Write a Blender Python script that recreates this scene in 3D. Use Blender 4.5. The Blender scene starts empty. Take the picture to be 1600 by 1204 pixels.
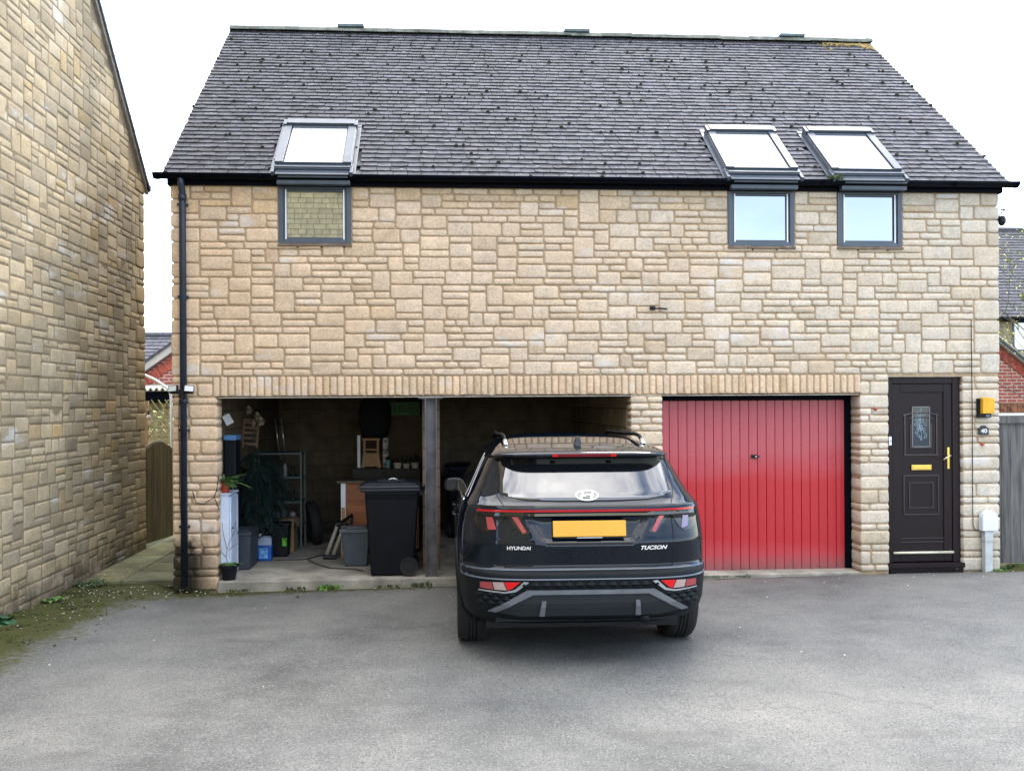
import bpy, math, random
import numpy as np
from mathutils import Vector, Matrix, noise
R = math.radians
S = bpy.context.scene
COL = S.collection

# ------------------------------------------------------------------ camera
CAM_F, CAM_CX, CAM_CY, CAM_H, CAM_D = 1400.0, 774.0, 630.0, 1.87, 10.0
psi = math.atan((CAM_CX - 682) / CAM_F); rho = .0058
cd = bpy.data.cameras.new('camera'); cam = bpy.data.objects.new('camera', cd); COL.objects.link(cam)
cd.sensor_width = 36; cd.lens = CAM_F * 36 / 1600; cd.clip_end = 500; cd.clip_start = .05
cd.shift_x = (800 - CAM_CX) / 1600; cd.shift_y = (CAM_CY - 602) / 1600
fw = Vector((math.sin(psi), math.cos(psi), 0)); r0 = Vector((math.cos(psi), -math.sin(psi), 0)); up = Vector((0, 0, 1))
rt = r0 * math.cos(rho) - up * math.sin(rho); uu = up * math.cos(rho) + r0 * math.sin(rho)
M = Matrix((rt, uu, -fw)).transposed().to_4x4(); M.translation = (0, -CAM_D, CAM_H)
cam.matrix_world = M
S.camera = cam

# ------------------------------------------------------------------ light
SUN_EL, SUN_AZ = R(48), R(24)          # behind the house, a little to the right
w = bpy.data.worlds.new('World'); S.world = w; w.use_nodes = True
nt = w.node_tree; nt.nodes.clear()
wo = nt.nodes.new('ShaderNodeOutputWorld'); bg = nt.nodes.new('ShaderNodeBackground')
sky = nt.nodes.new('ShaderNodeTexSky'); sky.sky_type = 'NISHITA'; sky.sun_disc = False
sky.sun_elevation = SUN_EL; sky.sun_rotation = SUN_AZ; sky.dust_density = .6; sky.ozone_density = 2.0; sky.air_density = 1.0
tc = nt.nodes.new('ShaderNodeTexCoord'); mp = nt.nodes.new('ShaderNodeMapping'); mp.inputs['Scale'].default_value = (1, 1, 2.2)
cn = nt.nodes.new('ShaderNodeTexNoise'); cn.inputs['Scale'].default_value = 1.7; cn.inputs['Detail'].default_value = 7; cn.inputs['Roughness'].default_value = .55
cr = nt.nodes.new('ShaderNodeValToRGB'); cr.color_ramp.elements[0].position = .40; cr.color_ramp.elements[1].position = .60
mx = nt.nodes.new('ShaderNodeMix'); mx.data_type = 'RGBA'; mx.inputs[7].default_value = (13.5, 13.1, 12.8, 1)
nt.links.new(tc.outputs['Generated'], mp.inputs['Vector']); nt.links.new(mp.outputs[0], cn.inputs['Vector'])
sxz = nt.nodes.new('ShaderNodeSeparateXYZ'); nt.links.new(tc.outputs['Generated'], sxz.inputs[0])
zr = nt.nodes.new('ShaderNodeMapRange'); zr.inputs[1].default_value = .38; zr.inputs[2].default_value = .8; zr.inputs[3].default_value = .16; zr.inputs[4].default_value = .9; nt.links.new(sxz.outputs['Z'], zr.inputs[0])
zm = nt.nodes.new('ShaderNodeMath'); zm.operation = 'MULTIPLY'; nt.links.new(cr.outputs[0], zm.inputs[0]); nt.links.new(zr.outputs[0], zm.inputs[1])
nt.links.new(cn.outputs['Fac'], cr.inputs[0]); nt.links.new(zm.outputs[0], mx.inputs[0])
nt.links.new(sky.outputs[0], mx.inputs[6]); nt.links.new(mx.outputs[2], bg.inputs['Color'])
bg.inputs['Strength'].default_value = .14
nt.links.new(bg.outputs[0], wo.inputs[0])
sl = bpy.data.lights.new('sun', 'SUN'); sun = bpy.data.objects.new('sun', sl); COL.objects.link(sun)
sl.energy = .9; sl.angle = R(14); sl.color = (1, .94, .85)
sd = Vector((math.sin(SUN_AZ) * math.cos(SUN_EL), math.cos(SUN_AZ) * math.cos(SUN_EL), math.sin(SUN_EL)))
sun.rotation_euler = sd.to_track_quat('Z', 'Y').to_euler()
S.view_settings.view_transform = 'Standard'; S.view_settings.look = 'None'; S.view_settings.gamma = 1
S.view_settings.exposure = 2.1

# ------------------------------------------------------------------ helpers
def tag(o, label=None, cat=None, group=None, kind=None):
    if label: o['label'] = label
    if cat: o['category'] = cat
    if group: o['group'] = group
    if kind: o['kind'] = kind
    return o

def thing(name, label, cat, loc=(0, 0, 0), rz=0, group=None):
    o = bpy.data.objects.new(name, None); COL.objects.link(o); o.empty_display_size = .1
    o.location = loc; o.rotation_euler = (0, 0, rz)
    return tag(o, label, cat, group)

def copy_thing(o, loc, rz=None, label=None, group=None):
    c = o.copy(); COL.objects.link(c); c.location = loc
    if rz is not None: c.rotation_euler = (0, 0, rz)
    if label: c['label'] = label
    if group: c['group'] = group
    def rec(src, dst):
        for ch in list(src.children):
            d = ch.copy(); COL.objects.link(d); d.parent = dst; rec(ch, d)
    rec(o, c)
    return c

class MB:
    def __init__(s):
        s.v = []; s.f = []; s.m = []; s.c = []; s.cur = (1, 1, 1); s.xf = None
    def vert(s, p):
        p = Vector(p)
        if s.xf is not None: p = s.xf @ p
        s.v.append(p[:]); s.c.append(s.cur); return len(s.v) - 1
    def face(s, idx, m=0):
        s.f.append(tuple(idx)); s.m.append(m)
    def quad(s, a, b, c, d, m=0):
        s.face([s.vert(p) for p in (a, b, c, d)], m)
    def poly(s, pts, m=0): s.face([s.vert(p) for p in pts], m)
    def box(s, x0, x1, y0, y1, z0, z1, m=0):
        i = len(s.v)
        for p in ((x0,y0,z0),(x1,y0,z0),(x1,y1,z0),(x0,y1,z0),(x0,y0,z1),(x1,y0,z1),(x1,y1,z1),(x0,y1,z1)): s.vert(p)
        for q in ((0,3,2,1),(4,5,6,7),(0,1,5,4),(1,2,6,5),(2,3,7,6),(3,0,4,7)): s.face([i+k for k in q], m)
    def prism(s, pts, y0, y1, m=0):           # outline in xz, extruded along y
        n = len(pts); a = [s.vert((p[0], y0, p[1])) for p in pts]; b = [s.vert((p[0], y1, p[1])) for p in pts]
        ar = sum(pts[k][0]*pts[(k+1)%n][1]-pts[(k+1)%n][0]*pts[k][1] for k in range(n))
        if ar < 0: a.reverse(); b.reverse()
        s.face(a, m); s.face(b[::-1], m)
        for k in range(n): s.face((a[(k+1)%n], a[k], b[k], b[(k+1)%n]), m)
    def tube(s, path, r, n=8, m=0, cap=True):
        path = [Vector(p) for p in path]; rs = r if isinstance(r, (list, tuple)) else [r]*len(path)
        rings = []; pn = None
        for k, p in enumerate(path):
            t = (path[min(k+1, len(path)-1)] - path[max(k-1, 0)]).normalized()
            if pn is None: pn = t.orthogonal().normalized()
            else:
                pn = (pn - t * pn.dot(t))
                pn = pn.normalized() if pn.length > 1e-6 else t.orthogonal().normalized()
            bn = t.cross(pn)
            rings.append([s.vert(p + (pn*math.cos(2*math.pi*j/n) + bn*math.sin(2*math.pi*j/n))*rs[k]) for j in range(n)])
        for a, b in zip(rings, rings[1:]):
            for j in range(n): s.face((a[j], a[(j+1)%n], b[(j+1)%n], b[j]), m)
        if cap: s.face(rings[0][::-1], m); s.face(rings[-1], m)
    def lathe(s, prof, n=32, axis='z', c=(0,0,0), m=0, close=False):  # prof (r,h)
        rings = []
        for r, h in prof:
            ring = []
            for j in range(n):
                a = 2*math.pi*j/n; x, y = r*math.cos(a), r*math.sin(a)
                p = (x, y, h) if axis == 'z' else ((h, x, y) if axis == 'x' else (x, h, y))
                ring.append(s.vert((p[0]+c[0], p[1]+c[1], p[2]+c[2])))
            rings.append(ring)
        L = list(zip(rings, rings[1:]))
        if close: L.append((rings[-1], rings[0]))
        for a, b in L:
            for j in range(n):
                q = (a[j], a[(j+1)%n], b[(j+1)%n], b[j]); s.face(q if axis != 'y' else q[::-1], m)
    def leaf(s, base, d, ln, wd, droop=.3, m=0, n=4, up=(0,0,1)):
        base = Vector(base); d = Vector(d).normalized(); side = d.cross(Vector(up))
        side = side.normalized() if side.length > .05 else Vector((1,0,0))
        prev = None
        for k in range(n+1):
            t = k/n; p = base + d*ln*t + Vector((0,0,-droop*ln*t*t)); w_ = wd*math.sin(math.pi*min(.97, .12+t*.85))**.8
            a = s.vert(p - side*w_/2 + Vector((0,0,w_*.15))); b = s.vert(p); c = s.vert(p + side*w_/2 + Vector((0,0,w_*.15)))
            if prev: s.face((prev[0], prev[1], b, a), m); s.face((prev[1], prev[2], c, b), m)
            prev = (a, b, c)
    def build(s, name, mats, parent=None, smooth=False, bevel=0, seg=2, solid=0):
        me = bpy.data.meshes.new(name); me.from_pydata(s.v, [], s.f)
        if not isinstance(mats, (list, tuple)): mats = [mats]
        for m in mats: me.materials.append(m)
        me.polygons.foreach_set('material_index', s.m)
        ca = me.color_attributes.new('tint', 'FLOAT_COLOR', 'POINT')
        ca.data.foreach_set('color', np.array([(c[0], c[1], c[2], 1) for c in s.c], dtype=np.float32).ravel())
        if smooth: me.polygons.foreach_set('use_smooth', [True]*len(s.f))
        me.update()
        o = bpy.data.objects.new(name, me); COL.objects.link(o)
        if parent: o.parent = parent
        if solid:
            md = o.modifiers.new('t', 'SOLIDIFY'); md.thickness = solid; md.offset = 0
        if bevel:
            md = o.modifiers.new('b', 'BEVEL'); md.width = bevel; md.segments = seg; md.limit_method = 'ANGLE'; md.angle_limit = R(35)
            md.harden_normals = False
        return o

def text_mesh(name, txt, size, mat, parent, M4, ext=.002, shear=0, spacing=1.0, xs=1.0, bold=0):
    cu = bpy.data.curves.new('txt', 'FONT'); cu.body = txt; cu.size = size; cu.extrude = ext; cu.shear = shear
    cu.align_x = 'CENTER'; cu.align_y = 'CENTER'; cu.space_character = spacing; cu.offset = bold
    t = bpy.data.objects.new('txt', cu); COL.objects.link(t)
    bpy.context.view_layer.update()
    me = bpy.data.meshes.new_from_object(t.evaluated_get(bpy.context.evaluated_depsgraph_get()))
    bpy.data.objects.remove(t)
    me.transform(M4 @ Matrix.Diagonal((xs, 1, 1, 1))); me.materials.clear(); me.materials.append(mat)
    o = bpy.data.objects.new(name, me); COL.objects.link(o); o.parent = parent
    return o
FACE = Matrix.Rotation(R(90), 4, 'X')      # text upright, read from -Y

# ------------------------------------------------------------------ materials
def nodes(name):
    m = bpy.data.materials.new(name); m.use_nodes = True; n = m.node_tree
    b = n.nodes['Principled BSDF']; return m, n, b
def N(n, t, **kw):
    x = n.nodes.new(t)
    for k, v in kw.items():
        if hasattr(x, k): setattr(x, k, v)
        else: x.inputs[k].default_value = v
    return x
def simple(name, col, rough=.5, metal=0, coat=0, spec=.5, ior=1.45, var=.12, scale=8, bump=0, bscale=60, stretch=None, tint=False, bdist=.01):
    m, n, b = nodes(name); L = n.links.new
    b.inputs['Roughness'].default_value = rough; b.inputs['Metallic'].default_value = metal
    b.inputs['Coat Weight'].default_value = coat; b.inputs['IOR'].default_value = ior; b.inputs['Specular IOR Level'].default_value = spec
    tcn = N(n, 'ShaderNodeTexCoord'); mpn = N(n, 'ShaderNodeMapping')
    L(tcn.outputs['Object'], mpn.inputs[0])
    if stretch: mpn.inputs['Scale'].default_value = stretch
    if var or tint:
        ns = N(n, 'ShaderNodeTexNoise', Scale=scale, Detail=6.0, Roughness=.6); L(mpn.outputs[0], ns.inputs['Vector'])
        mr = N(n, 'ShaderNodeMapRange'); mr.inputs[1].default_value = .3; mr.inputs[2].default_value = .7
        mr.inputs[3].default_value = 1-var*1.6; mr.inputs[4].default_value = 1+var*1.6; L(ns.outputs['Fac'], mr.inputs[0])
        vm = N(n, 'ShaderNodeVectorMath', operation='SCALE'); vm.inputs[0].default_value = col[:3]; L(mr.outputs[0], vm.inputs['Scale'])
        out = vm.outputs[0]
        if tint:
            at = N(n, 'ShaderNodeVertexColor'); at.layer_name = 'tint'
            mu = N(n, 'ShaderNodeVectorMath', operation='MULTIPLY'); L(out, mu.inputs[0]); L(at.outputs[0], mu.inputs[1]); out = mu.outputs[0]
        L(out, b.inputs['Base Color'])
    else: b.inputs['Base Color'].default_value = (*col, 1)
    if bump:
        n2 = N(n, 'ShaderNodeTexNoise', Scale=bscale, Detail=5.0); L(mpn.outputs[0], n2.inputs['Vector'])
        bp = N(n, 'ShaderNodeBump', Strength=bump, Distance=bdist); L(n2.outputs['Fac'], bp.inputs['Height']); L(bp.outputs[0], b.inputs['Normal'])
    return m

def stone_mat(name, base, dirt=(.2, .17, .11), dirt_amt=.5, white=0., basedark=False, zgreen=None):
    m, n, b = nodes(name); L = n.links.new
    tcn = N(n, 'ShaderNodeTexCoord'); P = tcn.outputs['Object']
    at = N(n, 'ShaderNodeVertexColor'); at.layer_name = 'tint'
    n1 = N(n, 'ShaderNodeTexNoise', Scale=38., Detail=8., Roughness=.7); L(P, n1.inputs['Vector'])
    n2 = N(n, 'ShaderNodeTexNoise', Scale=6., Detail=6., Roughness=.6); L(P, n2.inputs['Vector'])
    n3 = N(n, 'ShaderNodeTexNoise', Scale=.75, Detail=7., Roughness=.62); L(P, n3.inputs['Vector'])
    r1 = N(n, 'ShaderNodeMapRange'); r1.inputs[1].default_value=.25; r1.inputs[2].default_value=.75; r1.inputs[3].default_value=.70; r1.inputs[4].default_value=1.24; L(n1.outputs['Fac'], r1.inputs[0])
    r2 = N(n, 'ShaderNodeMapRange'); r2.inputs[1].default_value=.3; r2.inputs[2].default_value=.7; r2.inputs[3].default_value=.86; r2.inputs[4].default_value=1.12; L(n2.outputs['Fac'], r2.inputs[0])
    mm = N(n, 'ShaderNodeMath', operation='MULTIPLY'); L(r1.outputs[0], mm.inputs[0]); L(r2.outputs[0], mm.inputs[1])
    v1 = N(n, 'ShaderNodeVectorMath', operation='MULTIPLY'); v1.inputs[0].default_value = base; L(at.outputs[0], v1.inputs[1])
    v2 = N(n, 'ShaderNodeVectorMath', operation='SCALE'); L(v1.outputs[0], v2.inputs[0]); L(mm.outputs[0], v2.inputs['Scale'])
    # large weathering
    rp = N(n, 'ShaderNodeMapRange'); rp.inputs[1].default_value=.48; rp.inputs[2].default_value=.72; rp.inputs[3].default_value=0; rp.inputs[4].default_value=dirt_amt; L(n3.outputs['Fac'], rp.inputs[0])
    mx1 = N(n, 'ShaderNodeMix', data_type='RGBA'); L(rp.outputs[0], mx1.inputs[0]); L(v2.outputs[0], mx1.inputs[6]); mx1.inputs[7].default_value=(*dirt, 1)
    out = mx1.outputs[2]
    # pits
    vo = N(n, 'ShaderNodeTexNoise', Scale=48., Detail=4.); vm = N(n, 'ShaderNodeMapping'); vm.inputs['Scale'].default_value=(1, 1, 2.2); L(P, vm.inputs[0]); L(vm.outputs[0], vo.inputs['Vector'])
    rv = N(n, 'ShaderNodeMapRange'); rv.inputs[1].default_value=.60; rv.inputs[2].default_value=.68; rv.inputs[3].default_value=0; rv.inputs[4].default_value=.62; L(vo.outputs['Fac'], rv.inputs[0])
    mxp = N(n, 'ShaderNodeMix', data_type='RGBA'); L(rv.outputs[0], mxp.inputs[0]); L(out, mxp.inputs[6]); mxp.inputs[7].default_value=(base[0]*.5, base[1]*.42, base[2]*.36, 1); out = mxp.outputs[2]
    if white:
        n4 = N(n, 'ShaderNodeTexNoise', Scale=1.5, Detail=4.); m4 = N(n, 'ShaderNodeMapping'); m4.inputs['Scale'].default_value=(1, 1, 2.5); m4.inputs['Location'].default_value=(3.1, 2.2, 7.3); L(P, m4.inputs[0]); L(m4.outputs[0], n4.inputs['Vector'])
        r4 = N(n, 'ShaderNodeMapRange'); r4.inputs[1].default_value=.62; r4.inputs[2].default_value=.72; r4.inputs[3].default_value=0; r4.inputs[4].default_value=white; L(n4.outputs['Fac'], r4.inputs[0])
        mx4 = N(n, 'ShaderNodeMix', data_type='RGBA'); L(r4.outputs[0], mx4.inputs[0]); L(out, mx4.inputs[6]); mx4.inputs[7].default_value=(.6, .6, .6, 1); out = mx4.outputs[2]
    if zgreen:   # algae and black mould low down and round the downpipe: a stain of its own
        sx = N(n, 'ShaderNodeSeparateXYZ'); L(P, sx.inputs[0])
        n5 = N(n, 'ShaderNodeTexNoise', Scale=7., Detail=5.); L(P, n5.inputs['Vector'])
        ad = N(n, 'ShaderNodeMath', operation='MULTIPLY_ADD'); L(n5.outputs['Fac'], ad.inputs[0]); ad.inputs[1].default_value=-.9; L(sx.outputs['Z'], ad.inputs[2])
        r5 = N(n, 'ShaderNodeMapRange'); r5.inputs[1].default_value=zgreen[0]; r5.inputs[2].default_value=zgreen[1]; r5.inputs[3].default_value=zgreen[2]; r5.inputs[4].default_value=0; L(ad.outputs[0], r5.inputs[0])
        fac = r5.outputs[0]
        if len(zgreen) > 3:
            rx = N(n, 'ShaderNodeMapRange'); rx.inputs[1].default_value=zgreen[3]; rx.inputs[2].default_value=zgreen[4]; rx.inputs[3].default_value=1; rx.inputs[4].default_value=.12; L(sx.outputs['X'], rx.inputs[0])
            mu = N(n, 'ShaderNodeMath', operation='MULTIPLY'); L(fac, mu.inputs[0]); L(rx.outputs[0], mu.inputs[1]); fac = mu.outputs[0]
        mx5 = N(n, 'ShaderNodeMix', data_type='RGBA'); L(fac, mx5.inputs[0]); L(out, mx5.inputs[6]); mx5.inputs[7].default_value=(.008, .010, .005, 1); out = mx5.outputs[2]
    L(out, b.inputs['Base Color'])
    b.inputs['Roughness'].default_value = .92; b.inputs['Specular IOR Level'].default_value = .2
    bp = N(n, 'ShaderNodeBump', Strength=.55, Distance=.006); L(n1.outputs['Fac'], bp.inputs['Height']); L(bp.outputs[0], b.inputs['Normal'])
    return m

def brick_mat(name, c1, c2, mortar, bw=.225, bh=.075, axes='XZ', msize=.012, sq=1.):
    m, n, b = nodes(name); L = n.links.new
    tcn = N(n, 'ShaderNodeTexCoord'); sx = N(n, 'ShaderNodeSeparateXYZ'); L(tcn.outputs['Object'], sx.inputs[0])
    cx = N(n, 'ShaderNodeCombineXYZ'); L(sx.outputs[axes[0]], cx.inputs[0]); L(sx.outputs[axes[1]], cx.inputs[1])
    br = N(n, 'ShaderNodeTexBrick'); L(cx.outputs[0], br.inputs['Vector'])
    br.squash = sq; br.squash_frequency = 3; br.inputs['Scale'].default_value = 1; br.inputs['Brick Width'].default_value = bw; br.inputs['Row Height'].default_value = bh
    br.inputs['Mortar Size'].default_value = msize; br.inputs['Mortar Smooth'].default_value = .3
    br.inputs['Color1'].default_value = (*c1, 1); br.inputs['Color2'].default_value = (*c2, 1); br.inputs['Mortar'].default_value = (*mortar, 1)
    ns = N(n, 'ShaderNodeTexNoise', Scale=5., Detail=7.); L(tcn.outputs['Object'], ns.inputs['Vector'])
    mr = N(n, 'ShaderNodeMapRange'); mr.inputs[1].default_value=.3; mr.inputs[2].default_value=.7; mr.inputs[3].default_value=.75; mr.inputs[4].default_value=1.2; L(ns.outputs['Fac'], mr.inputs[0])
    vm = N(n, 'ShaderNodeVectorMath', operation='SCALE'); L(br.outputs['Color'], vm.inputs[0]); L(mr.outputs[0], vm.inputs['Scale']); L(vm.outputs[0], b.inputs['Base Color'])
    bp = N(n, 'ShaderNodeBump', Strength=.6, Distance=.008); bp.invert = True; L(br.outputs['Fac'], bp.inputs['Height']); L(bp.outputs[0], b.inputs['Normal'])
    b.inputs['Roughness'].default_value = .9
    return m

M_stone = stone_mat('house_stone', (.59, .465, .33), dirt=(.47, .33, .205), dirt_amt=.45, white=.5, zgreen=(-.20, .02, .95, -2.64, -2.36))
M_mortar = stone_mat('house_mortar', (.39, .29, .185), dirt=(.33, .24, .15), dirt_amt=.4, zgreen=(-.20, .02, .95, -2.64, -2.36))
M_nstone = stone_mat('neighbour_stone', (.45, .365, .24), dirt=(.17, .145, .10), dirt_amt=.75, white=.55, zgreen=(-.55, -.2, .6))
M_nmortar = stone_mat('neighbour_mortar', (.27, .215, .14), dirt=(.1, .09, .06), dirt_amt=.6, zgreen=(-.55, -.2, .6))
M_tile = simple('roof_tile', (.062, .063, .071), .85, var=.3, scale=9, bump=.5, bscale=45, tint=True)
M_moss = simple('roof_moss', (.028, .03, .02), 1, var=.4, scale=30, bump=.6)
M_lichen = simple('lichen', (.34, .35, .35), 1, var=.15)
M_black = simple('black_upvc', (.002, .003, .006), .5, spec=.05, var=.15)
M_pipe = simple('downpipe_plastic', (.014, .022, .04), .4, var=.2)
M_anth = simple('anthracite_frame', (.055, .07, .09), .38, var=.08)
M_anth2 = simple('flashing_metal', (.075, .088, .105), .38, metal=.35, var=.12)
M_white = simple('white_plastic', (.78, .79, .8), .4, var=.03)
M_sill = simple('sill_stone', (.16, .11, .07), .8, var=.25, bump=.3)
M_steel_l = simple('lintel_steel', (.4, .36, .3), .7, var=.2)
M_post = simple('post_steel', (.085, .08, .085), .55, var=.3, scale=4, bump=.2)
M_conc = simple('garage_concrete', (.25, .235, .195), .9, var=.32, scale=2.6, bump=.5, bscale=35)
M_dark = simple('dark_plastic', (.006, .007, .010), .5, spec=.3, var=.2)
M_rubber = simple('rubber', (.012, .012, .013), .8, var=.2, bump=.3)
M_gold = simple('brass', (.75, .52, .12), .3, metal=.9, var=.06)
M_silver = simple('silver_metal', (.62, .62, .63), .3, metal=.9, var=.05)
M_door = simple('brown_upvc', (.009, .0035, .0048), .45, spec=.3, var=.15, bump=.12, bscale=40, stretch=(6, 6, .6))
M_green = simple('leaf_green', (.06, .13, .02), .6, var=.35, scale=20)
M_dgreen = simple('leaf_dark_green', (.012, .03, .02), .6, var=.4, scale=12)
M_terr = simple('terracotta_red', (.42, .05, .03), .5, var=.1)
M_wood = simple('pine_wood', (.36, .2, .09), .6, var=.22, scale=6, stretch=(1, 1, .15), bump=.1)
M_dwood = simple('brown_wood', (.2, .075, .03), .6, var=.25, scale=6, stretch=(.3, 1, 1))
M_gwood = simple('weathered_wood', (.12, .11, .10), .85, var=.35, scale=7, stretch=(4, 4, .35), bump=.4, bscale=30)
M_gate = simple('gate_wood', (.13, .10, .045), .85, var=.35, scale=6, stretch=(4, 4, .3), bump=.4, bscale=30)
M_card = simple('cardboard', (.26, .17, .09), .85, var=.12)
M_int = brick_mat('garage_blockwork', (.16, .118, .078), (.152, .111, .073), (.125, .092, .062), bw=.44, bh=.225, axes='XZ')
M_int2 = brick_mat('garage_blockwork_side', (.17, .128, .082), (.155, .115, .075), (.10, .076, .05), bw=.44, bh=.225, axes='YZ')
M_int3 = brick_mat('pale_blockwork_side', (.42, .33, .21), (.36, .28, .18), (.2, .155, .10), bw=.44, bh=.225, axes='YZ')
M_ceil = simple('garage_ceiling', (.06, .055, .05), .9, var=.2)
M_brick = brick_mat('red_brick', (.36, .085, .055), (.27, .06, .045), (.42, .36, .3), bw=.225, bh=.075)
M_fascia = simple('pale_fascia', (.42, .40, .36), .6, var=.1)

def glass_mat(name, col, rough=.02, ior=1.9, var=.0):
    m, n, b = nodes(name)
    b.inputs['Base Color'].default_value = (*col, 1); b.inputs['Roughness'].default_value = rough
    b.inputs['IOR'].default_value = ior
    return m
M_pane = glass_mat('window_glass', (.03, .045, .055), .012, 3.6)
M_skyl = glass_mat('skylight_glass', (.42, .43, .44), .05, 1.6)

def red_mat():
    m, n, b = nodes('red_paint'); L = n.links.new
    tcn = N(n, 'ShaderNodeTexCoord'); P = tcn.outputs['Object']
    n1 = N(n, 'ShaderNodeTexNoise', Scale=1.1, Detail=4.); mp_ = N(n, 'ShaderNodeMapping'); mp_.inputs['Scale'].default_value=(.8, 1, 1.5); mp_.inputs['Location'].default_value=(1.7, 0, .35)
    L(P, mp_.inputs[0]); L(mp_.outputs[0], n1.inputs['Vector'])
    sx = N(n, 'ShaderNodeSeparateXYZ'); L(P, sx.inputs[0])
    # sun-faded chalky bloom on the upper half and along the bottom
    a = N(n, 'ShaderNodeMath', operation='SUBTRACT'); L(sx.outputs['Z'], a.inputs[0]); a.inputs[1].default_value=.62
    ab = N(n, 'ShaderNodeMath', operation='ABSOLUTE'); L(a.outputs[0], ab.inputs[0])
    ad = N(n, 'ShaderNodeMath', operation='MULTIPLY_ADD'); L(n1.outputs['Fac'], ad.inputs[0]); ad.inputs[1].default_value=.55; L(ab.outputs[0], ad.inputs[2])
    r = N(n, 'ShaderNodeMapRange'); r.inputs[1].default_value=.62; r.inputs[2].default_value=.98; r.inputs[3].default_value=0; r.inputs[4].default_value=1; L(ad.outputs[0], r.inputs[0])
    n2 = N(n, 'ShaderNodeTexNoise', Scale=25., Detail=6.); L(P, n2.inputs['Vector'])
    mr = N(n, 'ShaderNodeMapRange'); mr.inputs[3].default_value=.85; mr.inputs[4].default_value=1.15; L(n2.outputs['Fac'], mr.inputs[0])
    mxx = N(n, 'ShaderNodeMix', data_type='RGBA'); L(r.outputs[0], mxx.inputs[0]); mxx.inputs[6].default_value=(.40, .006, .012, 1); mxx.inputs[7].default_value=(.40, .065, .08, 1)
    vm = N(n, 'ShaderNodeVectorMath', operation='SCALE'); L(mxx.outputs[2], vm.inputs[0]); L(mr.outputs[0], vm.inputs['Scale'])
    gz_ = N(n, 'ShaderNodeMath', operation='MULTIPLY_ADD'); L(n2.outputs['Fac'], gz_.inputs[0]); gz_.inputs[1].default_value=-.28; L(sx.outputs['Z'], gz_.inputs[2])
    gr = N(n, 'ShaderNodeMapRange'); gr.inputs[1].default_value=-.25; gr.inputs[2].default_value=-.05; gr.inputs[3].default_value=.75; gr.inputs[4].default_value=0; L(gz_.outputs[0], gr.inputs[0])
    gm = N(n, 'ShaderNodeMix', data_type='RGBA'); L(gr.outputs[0], gm.inputs[0]); L(vm.outputs[0], gm.inputs[6]); gm.inputs[7].default_value=(.10, .06, .05, 1); L(gm.outputs[2], b.inputs['Base Color'])
    b.inputs['Roughness'].default_value=.45
    return m
M_red = red_mat()

# ------------------------------------------------------------------ ground
def gz(x, y):
    s = .15 + (.08 - .15) * min(1, max(0, (x + 2.5) / 7.5))
    t = min(1, max(0, (y + 3.2) / 3.2))
    return -s * t * t * (3 - 2 * t)

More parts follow.
